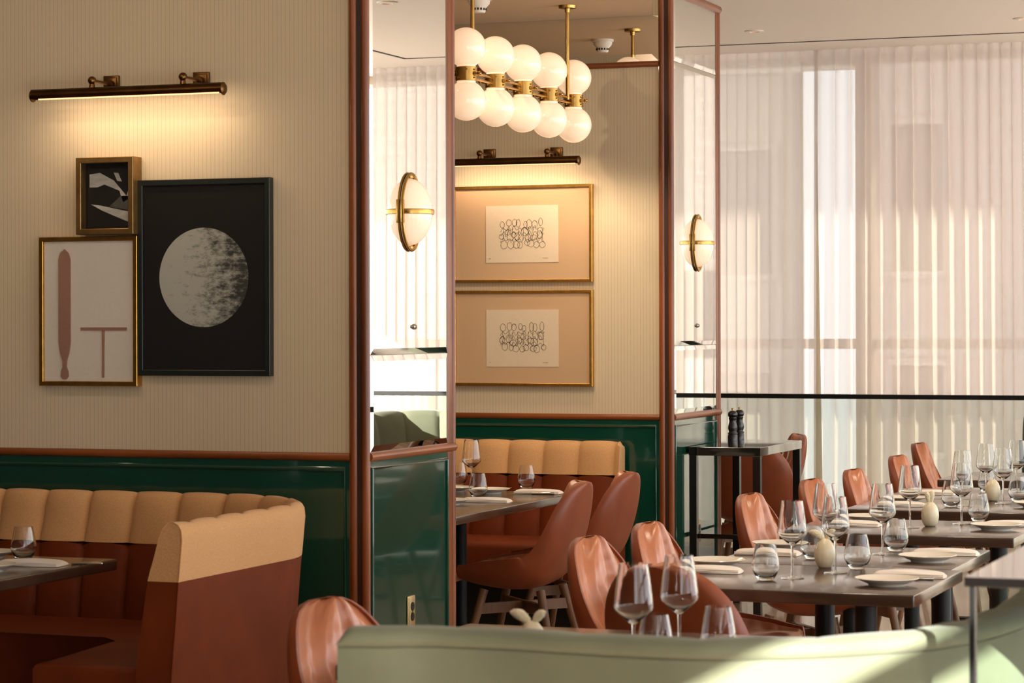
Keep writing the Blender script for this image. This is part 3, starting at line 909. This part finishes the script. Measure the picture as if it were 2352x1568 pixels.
# far sage banquette against the back balustrade, seen in the pillar mirror
t = thing('sage_banquette', 'far sage channelled bench by the back balustrade, reflected in the nearer pillar mirror', 'banquette', (0, 0, 0))
pathD = smooth_path([(-2.5, 16.1), (-1.6, 16.12), (-1.1, 16.05), (-.8, 15.85), (-.66, 15.5), (-.62, 15.0), (-.62, 14.2)], 10)
upD = [(.0, .66, 0), (.0, .93, 0), (.01, .955, .2), (.04, .972, .5), (.08, .965, .9), (.11, .93, 1), (.13, .85, 1), (.16, .66, 1)]
loD = [(.0, .02, 0), (.0, .659, 0), (.16, .659, 1), (.2, .45, 1), (.2, .02, 0)]
obj('backrest', sweep(pathD, -1, upD, .30, per=12, depth=.035), 'sage', t, angle=60)
obj('lower_back', sweep(pathD, -1, loD, .30, per=12, depth=.035), 'dark_green_leather', t, angle=60)
obj('seat', sweep(pathD, -1, [(.19, .2, 0), (.19, .45, 0), (.6, .46, 0), (.62, .2, 0)], .30, per=6, depth=0), 'dark_green_leather', t)


# ------------------------------------------------------------------ chairs
PROF = [(.275, .415), (.19, .393), (.09, .380), (0, .378), (-.075, .392), (-.137, .425), (-.185, .485), (-.219, .565), (-.245, .657), (-.266, .755), (-.285, .852)]
WID = [.215, .235, .252, .262, .266, .262, .256, .250, .244, .236, .225]
RISE = [.080, .115, .14, .15, .15, .14, .125, .105, .085, .065, .035]


def lerp_tab(tab, t):
    x = max(0.0, min(1.0, t)) * (len(tab) - 1); i = min(int(x), len(tab) - 2); f = x - i
    def g(k): return tab[max(0, min(len(tab) - 1, k))]
    a, b_, c, d = g(i - 1), g(i), g(i + 1), g(i + 2)
    return .5 * ((2 * b_) + (-a + c) * f + (2 * a - 5 * b_ + 4 * c - d) * f * f + (-a + 3 * b_ - 3 * c + d) * f ** 3)


PY = [p[0] for p in PROF]; PZ = [p[1] for p in PROF]


def shell_pt(t, v, inward, grow=0.0):
    t = 1 - (1 - t) ** 1.25 if 0 <= t <= 1 else t
    y, z = lerp_tab(PY, t), lerp_tab(PZ, t)
    e = .002
    ty = lerp_tab(PY, t + e) - lerp_tab(PY, t - e); tz = lerp_tab(PZ, t + e) - lerp_tab(PZ, t - e)
    l = math.hypot(ty, tz) or 1
    ty, tz = ty / l, tz / l
    ny, nz_ = tz, -ty                       # rotate tangent: points up for seat (ty<0), forward for back
    wd, rs = lerp_tab(WID, t) + grow, lerp_tab(RISE, t)
    if t > .72:                             # round the top corners
        q = min(1.0, (t - .72) / .28)
        wd *= max(.14, (1 - q ** 3.0) ** .45)
    a = v * PI / 2
    sn = math.copysign(abs(math.sin(a)) ** .72, a); cs = abs(math.cos(a)) ** .72
    p = Vector((wd * sn, y + ny * rs * (1 - cs), z + nz_ * rs * (1 - cs)))
    D = Vector((-math.sin(a), ny * math.cos(a), nz_ * math.cos(a)))
    return p + D * inward


def closed_slab(fa, fb, nu, nv):
    mb = MB(); bm = mb.bm
    A = [[bm.verts.new(fa(i / (nu - 1), -1 + 2 * j / (nv - 1))) for j in range(nv)] for i in range(nu)]
    B = [[bm.verts.new(fb(i / (nu - 1), -1 + 2 * j / (nv - 1))) for j in range(nv)] for i in range(nu)]
    for i in range(nu - 1):
        for j in range(nv - 1):
            bm.faces.new((A[i][j], A[i + 1][j], A[i + 1][j + 1], A[i][j + 1]))
            bm.faces.new((B[i][j], B[i][j + 1], B[i + 1][j + 1], B[i + 1][j]))
    for i in range(nu - 1):
        for j in (0, nv - 1): bm.faces.new((A[i][j], B[i][j], B[i + 1][j], A[i + 1][j]))
    for j in range(nv - 1):
        for i in (0, nu - 1): bm.faces.new((A[i][j], A[i][j + 1], B[i][j + 1], B[i][j]))
    return mb


def cushion_pad(t, v):
    e = math.sqrt(max(0, 1 - abs(v) ** 5)) * math.sqrt(max(0, 1 - abs(2 * t - 1) ** 9))
    pad = .066 * e
    rv, rt = v, (t - .50) * 2.6
    rad = math.hypot(rv, rt); th = math.atan2(rt, rv)
    wr_ = noise.noise(Vector((th * 3.2, rad * 1.3, 3.1)))
    rid = 1 - abs(wr_) * 2.2
    pad += e * .015 * rid * math.exp(-((rad - .30) / .34) ** 2)
    fold = 1 - abs(noise.noise(Vector((v * 2.6 + .8 * t, t * 4.2 - 1.5 * abs(v), 5.3)))) * 2.4
    pad += e * .006 * fold * (1 - .85 * max(0, min(1, (t - .66) / .25)))
    pad += e * .004 * noise.noise(Vector((v * 7, t * 22, 7.7)))
    pad -= e * .026 * math.exp(-(v / .045) ** 2) * (1 if t > .25 else .5)          # centre seam
    pad -= e * .030 * math.exp(-(rad / .13) ** 2)                                   # tuft at the bend
    rim = max(0, abs(v) - .62) / .38
    pad += .010 * rim * math.sin(t * 95 + 5 * noise.noise(Vector((t * 6, v * 2, 1)))) * e   # gathered rim
    return max(pad, -.004)


def build_chair(label, loc, rotz, group):
    c = thing('shell_chair', label, 'chair', loc, rotz, group)
    obj('shell', closed_slab(lambda t, v: shell_pt(t, v, 0), lambda t, v: shell_pt(t, v, .012), 34, 26), 'shell', c, angle=60)
    def grow(t): return -.02 + t * 1.035
    cu = closed_slab(lambda t, v: shell_pt(grow(t), v * 1.05, .0125, .006), lambda t, v: shell_pt(grow(t), v * 1.05, .029 + cushion_pad(t, v), .006), 86, 64)
    obj('cushion', cu, 'leather', c, angle=80)
    for sx in (-1, 1):
        for sy in (-1, 1):
            l = MB(); l.tube([(sx * .16, .02 + sy * .13, .385), (sx * .195, .02 + sy * .175, .2), (sx * .225, .02 + sy * .215, 0)], [.020, .017, .0125], 14)
            obj('leg', l, 'walnut', c)
    s_ = MB()
    for a, bq in ((1, 1), (1, -1)):
        x0, y0, x1, y1 = -a * .177, .02 - bq * .152, a * .177, .02 + bq * .152
        d_ = Vector((x1 - x0, y1 - y0, 0)).normalized(); nn = Vector((-d_.y, d_.x, 0)) * .011
        z0, z1 = (.275, .325) if bq > 0 else (.277, .323)
        q = [Vector((x0, y0, 0)) - nn, Vector((x1, y1, 0)) - nn, Vector((x1, y1, 0)) + nn, Vector((x0, y0, 0)) + nn]
        s_.prism([(p.x, p.y) for p in q], z0, z1)
    obj('stretcher', s_, 'walnut', c, smooth=False)
    return c


chair = Kind(build_chair)
ROW = 'leather shell chairs facing the window-side tables'
def face(dx, dy): return math.atan2(dy, dx) - PI / 2
bk = .285
for x, y, d_, lab, grp in (
        (-3.54, 10.55, (-1, -.03), 'leather shell chair with rim pushed up to the middle booth table, nearer of two', 'leather chairs at the middle booth table'),
        (-3.555, 11.28, (-1, .02), 'leather shell chair at the far end of the middle booth table, beside the green wall', 'leather chairs at the middle booth table'),
        (-2.66, 7.80, (1, -.06), 'cushioned leather chair at the left of the big wine table, creased seam facing us', ROW),
        (-2.65, 8.42, (1, -.02), 'cushioned leather chair just behind the creased one, before the farther pillar', ROW),
        (-2.70, 5.83, (1, -.12), 'creased leather chair at bottom left between the left booth and sage bench', ROW),
        (-2.70, 9.98, (1, -.05), 'bright orange lit leather chair in front of the black service console', ROW),
        (-2.69, 11.0, (1, -.05), 'brown leather chair right of the console, behind two overlapping wine glasses', ROW),
        (-2.68, 11.8, (1, .0), 'slim looking leather chair fourth along the row, against the sheer curtain', ROW),
        (-2.735, 13.10, (1, .0), 'leather chair with dark side beyond the second cream vase table', ROW),
        (-2.90, 14.5, (1, .05), 'farthest leather chair of the row, tallest against the pale curtain', ROW)):
    L_ = math.hypot(*d_); dx, dy = d_[0] / L_, d_[1] / L_
    chair.put((x + dx * bk, y + dy * bk, 0), face(dx, dy), lab, grp)
chair.put((-2.13 + .3 * bk, 6.92 + .95 * bk, 0), face(.3, .95), 'leather chair with its smooth back to us behind the foreground wine glasses')
chair.put((-3.80, 14.10 + bk, 0), face(-.12, 1), 'leather chair seen from behind through the legs of the console', 'chairs beyond the service console')
chair.put((-3.78 - bk * .85, 15.5 - bk * .5, 0), face(-.86, -.5), 'leather chair turned to the left beside the curtain seam, beyond the console', 'chairs beyond the service console')
chair.put((-1.10 - bk, 7.85, 0), face(-1, 0), 'leather chair on the aisle side of the big wine table, legs showing under it')


# ------------------------------------------------------------------ tables
def table(x0, x1, y0, y1, cols, label, rot=0.0, group=None):
    cx, cy = (x0 + x1) / 2, (y0 + y1) / 2
    t = thing('dining_table', label, 'table', (cx, cy, 0), rot, group)
    tp = MB(); tp.box(x0 - cx, x1 - cx, y0 - cy, y1 - cy, .712, .75, .005, 3); obj('tabletop', tp, 'table', t, angle=30)
    for (x, y) in cols:
        c = MB(); c.lathe([(0, .012), (.033, .012), (.033, .70), (.07, .7115), (0, .7115)], (x - cx, y - cy, 0), 28); obj('column', c, 'column_black', t)
        f = MB(); f.box(x - cx - .2, x - cx + .2, y - cy - .035, y - cy + .035, 0, .014, .004); obj('foot', f, 'column_black', t)
    return t


SET = 'dark tables in the window-side row'
table(-2.32, -1.465, 7.36, 8.155, [(-1.635, 7.48), (-2.25, 7.48)], 'nearest dark wood table in the right row, set with two wine glasses', group=SET)
table(-2.32, -1.505, 8.165, 8.92, [(-1.60, 8.50), (-1.93, 8.20)], 'dark table butted behind the nearest one, with tall glass and vase', group=SET)
table(-2.40, -1.505, 9.44, 10.19, [(-1.62, 9.80), (-2.2, 9.80)], 'dark table with a cream vase and upright petals, in the middle of the row', group=SET)
table(-2.44, -1.50, 10.69, 11.42, [(-1.62, 11.0), (-2.2, 11.0)], 'dark table behind the middle one, with cream vase and two wine glasses', group=SET)
table(-2.44, -1.50, 11.43, 12.16, [(-1.62, 11.8), (-2.2, 11.8)], 'dark table butted behind, second last of the row by the curtain', group=SET)
table(-2.44, -1.50, 12.86, 13.60, [(-1.62, 13.2), (-2.2, 13.2)], 'last dark table of the row, a sliver behind the far wine glasses', group=SET)
table(-2.45, -1.40, 5.42, 6.285, [(-1.6, 5.9), (-2.2, 5.9)], 'foreground table mostly hidden by the sage bench, holding blurred glasses')
table(-5.35, -4.265, 6.05, 7.635, [(-4.85, 7.1), (-4.85, 6.4)], 'dark table in the left booth, corner showing at the left edge')
table(-4.80, -3.865, 9.62, 11.35, [(-4.33, 11.0), (-4.33, 10.0)], 'dark table in the middle booth with its long edge to the aisle')


# ------------------------------------------------------------------ table ware
def build_wine(label, loc, rotz, group):
    t = thing('wine_glass', label, 'wine glass', loc, rotz, group)
    b_ = MB()
    outer = [(.0042, .1025), (.010, .106), (.022, .116), (.036, .128), (.0445, .137), (.0468, .144), (.0455, .156), (.0425, .182), (.0385, .212), (.0335, .243)]
    inner = [(r - .0011, z) for r, z in outer[::-1]]
    inner = [(.0324, .243)] + [(r - .0011, z + .0005) for r, z in outer[1:-1][::-1] if z > .118] + [(.0225, .1195), (.012, .112), (0, .1105)]
    b_.lathe([(0, .1025)] + outer + inner, n=40); obj('bowl', b_, 'glass', t, angle=60)
    s_ = MB(); s_.lathe([(0, .0062), (.0060, .0062), (.0042, .014), (.0036, .05), (.0036, .09), (.0042, .1023), (0, .1023)], n=16); obj('stem', s_, 'glass', t, angle=60)
    f = MB(); f.lathe([(0, 0), (.037, 0), (.0378, .0012), (.036, .0022), (.02, .0040), (.008, .0060), (0, .0060)], n=40); obj('foot', f, 'glass', t, angle=60)
    return t


def build_tumbler(label, loc, rotz, group):
    t = tag_mesh = MB()
    outer = [(.022, 0), (.0255, .003), (.033, .014), (.0415, .030), (.0438, .040), (.0425, .054), (.037, .085), (.0310, .113)]
    inner = [(.0298, .113)] + [(r - .0013, z) for r, z in outer[3:-1][::-1]] + [(.032, .019), (.024, .010), (0, .0085)]
    t.lathe([(0, 0.0008)] + outer + inner, n=40)
    o = obj('tumbler', t, 'glass', angle=60); o.location = loc; o.rotation_euler = (0, 0, rotz)
    return tag(o, label, 'tumbler', group)


def build_plate(label, loc, rotz, group):
    p = MB()
    p.lathe([(0, .004), (.048, .004), (.050, 0), (.056, 0), (.058, .005), (.075, .011), (.095, .0205), (.098, .0225), (.096, .024), (.074, .0145), (.058, .0095), (.0, .0085)], n=56)
    o = obj('side_plate', p, 'china', angle=60); o.location = loc; o.rotation_euler = (0, 0, rotz)
    return tag(o, label, 'plate', group)


def build_napkin(label, loc, rotz, group):
    mb = MB(); rnd = random.Random(5)
    a, b_ = .112, .052
    def top(u, v):
        x = -a + 2 * a * u; y = -b_ + 2 * b_ * v
        e = (1 - abs(2 * u - 1) ** 8) ** .5 * (1 - abs(2 * v - 1) ** 6) ** .5
        hgt = .013 + .005 * math.sin(u * 3.3 + .3) + .003 * math.sin(v * 5 + u * 4) + .004 * (1 - u) * v
        return Vector((x * (1 + .03 * math.sin(v * 4)), y * (1 + .06 * u) + .004 * math.sin(u * 6), .0015 + hgt * max(.0, e)))
    fa = lambda t, v: top(t, (v + 1) / 2)
    def fb(t, v):
        p = top(t, (v + 1) / 2); p.z = .001; return p
    s_ = closed_slab(fb, fa, 26, 16)
    o = obj('folded_napkin', s_, 'linen', angle=70); o.location = loc; o.rotation_euler = (0, 0, rotz)
    tag(o, label, 'napkin', group)
    ln = MB()
    ln.tube([(-a * .97, -b_ * 1.0, .006), (0, -b_ * 1.03, .007), (a * .97, -b_ * 1.04, .006)], .0022, 6)
    ln.tube([(-a * .97, -b_ * .98, .011), (0, -b_ * 1.0, .0125), (a * .97, -b_ * 1.01, .0105)], .0020, 6)
    obj('fold_edge', ln, 'linen', o)
    return o


def build_knife(label, loc, rotz, group):
    k_ = MB()
    t = thing('table_knife', label, 'knife', loc, rotz, group)
    k_.prism([(-.005, -.115), (.004, -.115), (.0062, -.06), (.005, 0), (-.005, 0)], .002, .0036); obj('blade', k_, 'steel', t, smooth=False)
    h = MB(); h.tube([(0, 0, .004), (0, .045, .005), (0, .105, .0055), (0, .11, .005)], [.0042, .0050, .0058, .003], 10); obj('handle', h, 'steel', t)
    return t


def build_fork(label, loc, rotz, group):
    t = thing('table_fork', label, 'fork', loc, rotz, group)
    h = MB(); h.tube([(0, -.11, .004), (0, -.05, .006), (0, 0, .004), (0, .03, .006), (0, .045, .010)], [.004, .0035, .0025, .004, .006], 8); obj('handle', h, 'steel', t)
    g = MB()
    for i in range(4):
        x = -.0075 + .005 * i
        g.tube([(x * .8, .043, .010), (x, .06, .011), (x, .095, .016)], [.0016, .0015, .0009], 6)
    obj('tines', g, 'steel', t)
    return t


def build_vase(label, loc, rotz, group, upright=False):
    t = thing('bud_vase', label, 'vase', loc, rotz, group)
    b_ = MB()
    b_.lathe([(0, 0), (.020, 0), (.026, .006), (.0325, .022), (.0348, .040), (.0335, .058), (.027, .078), (.017, .091), (.011, .096), (.008, .095), (.0, .090)], n=36); obj('body', b_, 'ceramic', t, angle=70)
    def head(base, tip, r):
        h = MB(); b0, t0 = Vector(base), Vector(tip)
        n = 12; pts = []; rad = []
        for i in range(n + 1):
            f = i / n
            pts.append(b0.lerp(t0, f) + Vector((0, 0, .006 * math.sin(PI * f)))); rad.append(max(.0012, r * math.sin(PI * min(1, .12 + .86 * f)) ** .7))
        h.tube(pts, rad, 14)
        for v in h.bm.verts:
            v.co += Vector((noise.noise(v.co * 260), noise.noise(v.co * 260 + Vector((9, 0, 0))), noise.noise(v.co * 260 + Vector((0, 9, 0))))) * .0022
        return h
    if upright:
        obj('dried_bloom', head((-.004, 0, .092), (-.014, .0, .135), .011), 'fluff', t)
        obj('dried_bloom', head((.004, 0, .092), (.010, .004, .142), .011), 'fluff', t)
    else:
        obj('dried_bloom', head((-.006, 0, .093), (-.052, .006, .117), .013), 'fluff', t)
        obj('dried_bloom', head((.006, 0, .093), (.034, -.004, .118), .011), 'fluff', t)
    return t


ZTB = .7502
wine, tumb, plate, napk, knif, fork = (Kind(f) for f in (build_wine, build_tumbler, build_plate, build_napkin, build_knife, build_fork))
vase_a = Kind(build_vase); vase_b = Kind(lambda *a: build_vase(*a, upright=True))
G = {'w': 'wine glasses', 't': 'stemless tumblers', 'p': 'side plates', 'n': 'folded napkins', 'k': 'table knives', 'v': 'cream bud vases'}


def put(kind, g, items):
    for x, y, rz, lab in items: kind.put((x, y, ZTB), rz, lab, g)


put(wine, G['w'], [
    (-1.922, 7.725, 0, 'wine glass left of the vase on the nearest right table'),
    (-1.835, 7.945, .3, 'wine glass in front of the cream vase on the nearest right table'),
    (-1.83, 8.643, .6, 'wine glass on the second right table, right of the overlapping pair'),
    (-2.02, 8.60, .9, 'wine glass directly behind the cream vase, overlapping the one before it'),
    (-1.963, 9.783, .2, 'wine glass left of the vase with upright petals'),
    (-1.807, 10.039, .4, 'wine glass right of the vase with upright petals'),
    (-1.839, 11.238, .8, 'wine glass in front of the far plain cream vase'),
    (-1.98, 11.022, .1, 'far wine glass overlapping behind the one right of the petal vase'),
    (-1.987, 11.666, .5, 'tallest far wine glass left of the far cream vase'),
    (-1.905, 12.03, .5, 'far wine glass cut by the right edge'),
    (-1.766, 5.583, .0, 'blurred foreground wine glass, left of two behind the sage bench'),
    (-1.725, 5.817, .7, 'blurred foreground wine glass, right and taller of two behind the sage bench'),
    (-4.412, 11.364, .3, 'wine glass on the middle booth table'),
    (-4.63, 7.36, .2, 'wine glass cut by the left edge in the left booth')])
put(tumb, G['t'], [
    (-1.987, 7.646, 0, 'tumbler left of the wine glass on the nearest right table'),
    (-1.797, 8.095, .2, 'tumbler right of the cream vase on the nearest right table'),
    (-2.015, 8.392, .4, 'tumbler half hidden left of the cream vase'),
    (-1.81, 8.774, .6, 'tumbler right of the stem on the second right table'),
    (-1.766, 10.193, .3, 'tumbler behind the plate on the vase table at right'),
    (-2.017, 10.955, .5, 'far tumbler left of the overlapping wine glasses'),
    (-1.799, 11.396, .2, 'far tumbler beside the plain cream vase, near the right edge'),
    (-2.03, 11.95, .7, 'far tumbler seen through the wine glasses'),
    (-1.752, 5.708, .1, 'blurred foreground tumbler between the two wine glasses'),
    (-1.654, 5.909, .3, 'blurred foreground tumbler right of the wine glasses'),
    (-4.61, 11.70, .2, 'tumbler behind the wine glass stem in the middle booth'),
    (-4.183, 10.858, .4, 'nearest tumbler on the middle booth table'),
    (-4.197, 11.55, .6, 'tumbler beside the fork in the middle booth'),
    (-4.551, 7.50, .8, 'tumbler on the left booth table')])
put(plate, G['p'], [
    (-1.60, 7.62, 0, 'nearest side plate at the front corner of the big right table'),
    (-1.63, 8.42, 0, 'side plate at the right end of the second right table'),
    (-2.26, 8.04, 0, 'side plate before the orange lit chair, behind the left tumbler'),
    (-2.22, 8.74, 0, 'side plate left of the vase on the second right table'),
    (-1.632, 9.80, 0, 'side plate at the right end of the petal vase table'),
    (-2.20, 10.08, 0, 'side plate before the fourth chair, left of the petal vase'),
    (-2.27, 11.20, 0, 'far side plate behind the petal vase'),
    (-1.665, 11.05, 0, 'far side plate cut by the right edge'),
    (-4.245, 11.17, 0, 'side plate at the aisle edge of the middle booth table')])
put(plate, G['p'], [
    (-4.16, 10.42, 0, 'side plate cut off by the nearer pillar in the middle booth'),
    (-4.715, 7.53, 0, 'side plate behind the tumbler in the left booth'),
    (-4.46, 7.12, 0, 'side plate before the napkin in the left booth')])
plate.put((-4.46, 11.235, ZTB), 0, 'side plate on the bench side of the middle booth table', G['p'])
put(napk, G['n'], [
    (-1.585, 7.90, .08, 'folded napkin behind the nearest side plate'),
    (-1.62, 8.70, .05, 'folded napkin at the right end of the second right table'),
    (-2.23, 7.84, .10, 'folded napkin beside the smooth brown chair back'),
    (-2.20, 8.50, .05, 'folded napkin before the orange lit chair'),
    (-1.60, 10.02, .15, 'folded napkin behind the plate on the petal vase table'),
    (-2.20, 9.83, .03, 'folded napkin before the brown chair right of the console'),
    (-2.24, 10.95, .05, 'far folded napkin left of the far tumbler'),
    (-2.25, 11.75, .0, 'farthest folded napkin by the dark sided chairs'),
    (-4.50, 11.02 + .0, .05, 'folded napkin with the fork on the middle booth table'),
    (-4.02, 11.235, .08, 'folded napkin at the aisle edge of the middle booth table'),
    (-4.05, 10.62, .1, 'nearest folded napkin in the middle booth, by the pillar'),
    (-4.42, 7.34, .12, 'folded napkin on the left booth table')])
put(knif, G['k'], [
    (-4.275 - .03, 7.40, R(-82), 'knife by the napkin on the left booth table'),
    (-1.60, 7.79, R(-80), 'knife beside the napkin on the nearest right table'),
    (-4.03, 11.16, R(-80), 'knife under the aisle napkin in the middle booth')])
fork.put((-4.30, 11.37, ZTB), R(-100), 'dark fork leaning by the tumbler in the middle booth')
vase_a.put((-1.906, 8.10 - .0, ZTB), .4, 'cream bud vase with drooping dried blooms on the nearest right table', G['v'])
vase_a.put((-2.03, 5.62, ZTB), .35, 'blurred cream bud vase with fluffy blooms behind the sage bench', G['v'])
vase_b.put((-1.905, 9.892, ZTB), .3, 'cream bud vase with upright petals on the middle right table', G['v'])
o = MB(); o.lathe([(0, 0), (.020, 0), (.026, .006), (.0325, .022), (.0348, .040), (.0335, .058), (.027, .078), (.017, .091), (.011, .096), (.008, .095), (.0, .090)], n=36)
o = obj('bud_vase', o, 'ceramic', angle=70); o.location = (-1.91, 11.39, ZTB); tag(o, 'plain cream bud vase on the far right table', 'vase', G['v'])


# ------------------------------------------------------------------ service console, pepper mills, front counter
t = thing('service_console', 'black open console table with shelf against the farther pillar', 'console table', (0, 0, 0))
cx0, cx1, cy0, cy1, cz = -3.722, -3.335, 12.73, 13.63, .905
s_ = MB(); s_.box(cx0, cx1, cy0, cy1, cz - .045, cz, .002); obj('top', s_, 'gloss_black', t, smooth=False)
for x in (cx0 + .002, cx1 - .042):
    for y in (cy0 + .002, cy1 - .042):
        s_ = MB(); s_.box(x, x + .04, y, y + .04, 0, cz - .0455, .001); obj('leg', s_, 'black', t, smooth=False)
s_ = MB(); s_.box(cx0 + .005, cx1 - .005, cy0 + .02, cy1 - .005, .425, .450, .001); obj('shelf', s_, 'gloss_black', t, smooth=False)


def build_mill(label, loc, rotz, group):
    t = thing('pepper_mill', label, 'pepper mill', loc, rotz, group)
    b_ = MB(); b_.lathe([(0, 0), (.027, 0), (.027, .030), (.0245, .034), (.0245, .038), (.0265, .041), (.0255, .046), (.0215, .050), (.022, .056), (.026, .068), (.0255, .080), (.020, .100), (.018, .112), (.021, .122), (.0225, .126), (.0, .126)], n=32); obj('body', b_, 'black', t, angle=50)
    h = MB(); h.lathe([(0, .1262), (.021, .1262), (.020, .131), (.025, .136), (.0265, .146), (.024, .157), (.015, .166), (.0, .168)], n=32); obj('head', h, 'black', t, angle=50)
    k_ = MB(); k_.lathe([(0, .167), (.004, .167), (.004, .174), (.008, .176), (.008, .179), (.003, .182), (.0, .182)], n=16); obj('finial', k_, 'brass', t)
    return t


mill = Kind(build_mill)
mill.put((-3.672, 13.42, cz + .0002), 0, 'black turned pepper mill on the console, nearer of the two', 'pepper mills')
mill.put((-3.678, 13.585, cz + .0002), .5, 'black turned pepper mill on the console, half hidden behind the other', 'pepper mills')

t = thing('service_counter', 'black topped counter with glass front at the lower right corner', 'counter', (0, 0, 0))
kx, ky, kz = -.815, 4.552, 1.09
s_ = MB(); s_.box(kx, .1, ky, 6.6, kz - .017, kz, .001); obj('top', s_, 'gloss_black', t, smooth=False)
s_ = MB(); s_.box(kx + .008, kx + .0175, ky + .004, ky + .03, 0, kz - .0172); obj('post', s_, 'black_metal', t, smooth=False)
s_ = MB(); s_.box(kx + .0178, .09, ky + .012, ky + .020, .05, kz - .0174); obj('glass_front', s_, 'rail_glass', t, smooth=False)
s_ = MB(); s_.box(.04, .055, ky + .004, ky + .03, 0, kz - .0172); obj('post', s_, 'black_metal', t, smooth=False)
s_ = MB(); s_.box(.02, .08, 6.5, 6.56, 0, kz - .0172); obj('post', s_, 'black_metal', t, smooth=False)

# ------------------------------------------------------------------ balustrade
t = thing('glass_balustrade', 'glass balustrade with black handrail before the back curtain', 'balustrade', (0, 0, 0))
s_ = MB(); s_.box(-7.6, -.28, 16.27, 16.33, 1.055, 1.085, .004); s_.box(-.34, -.28, 9.0, 16.27, 1.055, 1.085, .004); obj('handrail', s_, 'black_metal', t, smooth=False)
for x0 in (-7.6, -6.18, -4.76, -3.34, -1.92):
    s_ = MB(); s_.box(x0 + .01, min(x0 + 1.41, -.3), 16.294, 16.306, .06, 1.0548); obj('glass_panel', s_, 'rail_glass', t, smooth=False)
for y0 in (9.0, 10.45, 11.9, 13.35, 14.8):
    s_ = MB(); s_.box(-.316, -.304, y0 + .01, y0 + 1.44, .06, 1.0548); obj('glass_panel', s_, 'rail_glass', t, smooth=False)
s_ = MB(); s_.box(-7.6, -.28, 16.28, 16.32, 0, .0598); s_.box(-.33, -.29, 9.0, 16.28, 0, .0598); obj('base_channel', s_, 'steel', t, smooth=False)


# ------------------------------------------------------------------ curtains
def curtain(x0, x1, y, seed, label, z0=.03, z1=3.47, pitch=.105, amp=.045):
    mb = MB(); n = int((x1 - x0) / pitch * 12); nz_ = 14; rnd = random.Random(seed)
    ph = [0.0]
    for i in range(n):
        ph.append(ph[-1] + (2 * PI / 12) * (.55 + .95 * (0.5 + .5 * math.sin(i * .037 + seed) * math.cos(i * .011 + 2 * seed))))
    def fn(u, v):
        i = min(n, int(round(u * n)))
        x = x0 + (x1 - x0) * u
        z = z0 + (z1 - z0) * v
        am = amp * (.55 + .45 * math.sin(i * .021 + seed * 3)) * (1.15 - .35 * v)
        drift = .02 * (1 - v) * math.sin(x * 2.3 + seed)
        f = math.sin(ph[i] + .25 * (1 - v) * math.sin(x * 5))
        f = math.copysign(abs(f) ** .7, f)
        return Vector((x + drift + .018 * math.cos(ph[i]) * (1 - .3 * v), y + am * f, z))
    mb.grid(fn, n + 1, nz_)
    o = obj('sheer_curtain', mb, 'sheer', angle=180)
    return tag(o, label, 'curtain', 'sheer curtains at the back window')


cl = curtain(-7.7, -4.035, 16.95, 1.3, 'sheer pleated curtain left of the textured seam, beside the farther pillar')
cr = curtain(-4.06, .2, 16.93, 2.1, 'sheer pleated curtain right of the textured seam, over the window pier')
curtain(.15, 2.95, 16.94, 3.7, 'sheer pleated curtain at the far right, out beyond the counter')
h = MB()
def hem(u, v):
    z = .03 + 2.75 * v
    wd = .052 * (1 - v) ** 1.1 + .004
    return Vector((-4.005 - .01 * v + (u - .5) * wd, 16.86 + .004 * noise.noise(Vector((u * 3, z * 14, 0))) + .012 * (u - .5) ** 2, z))
h.grid(hem, 7, 90); obj('side_hem', h, 'hem', cr, angle=180)

# ------------------------------------------------------------------ street outside
struct('ground', MB().box(-40, 40, 18.6, 60, -5.2, -5.0), 'pavement', smooth=False)


def building(x0, x1, y0, y1, z1, m_, wins, label):
    t = thing('city_building', label, 'building', ((x0 + x1) / 2, (y0 + y1) / 2, -5.0))
    cx, cy = (x0 + x1) / 2, (y0 + y1) / 2
    s_ = MB(); s_.box(x0 - cx, x1 - cx, y0 - cy, y1 - cy, 0, z1 + 5); obj('facade', s_, m_, t, smooth=False)
    for (a, b_, c, d) in wins:
        s_ = MB(); bar_frame(s_, a - cx, b_ - cx, c + 5, d + 5, .07, y0 - cy - .05, y0 - cy + .01); f = obj('window_frame', s_, m_, t, smooth=False)
        s_ = MB(); s_.box(a - cx + .05, b_ - cx - .05, y0 - cy - .02, y0 - cy - .01, c + 5.05, d + 4.95); obj('window_glass', s_, 'dark_glass', f, smooth=False)


building(-16, -6.46, 26, 26.5, 14, 'facade_stone', [(-8.6, -6.6, 2.0, 3.45), (-8.6, -6.6, -.1, 1.1), (-8.6, -6.6, 4.2, 5.6)], 'pale stone building behind the curtain by the farther pillar')
building(-5.52, 12, 25, 34, 14, 'facade_brick', [(-5.25, -4.6, 2.0, 3.6), (-5.25, -4.6, .2, 1.2), (-5.25, -4.6, 4.3, 5.4)], 'pale brick building behind the curtain at the right')
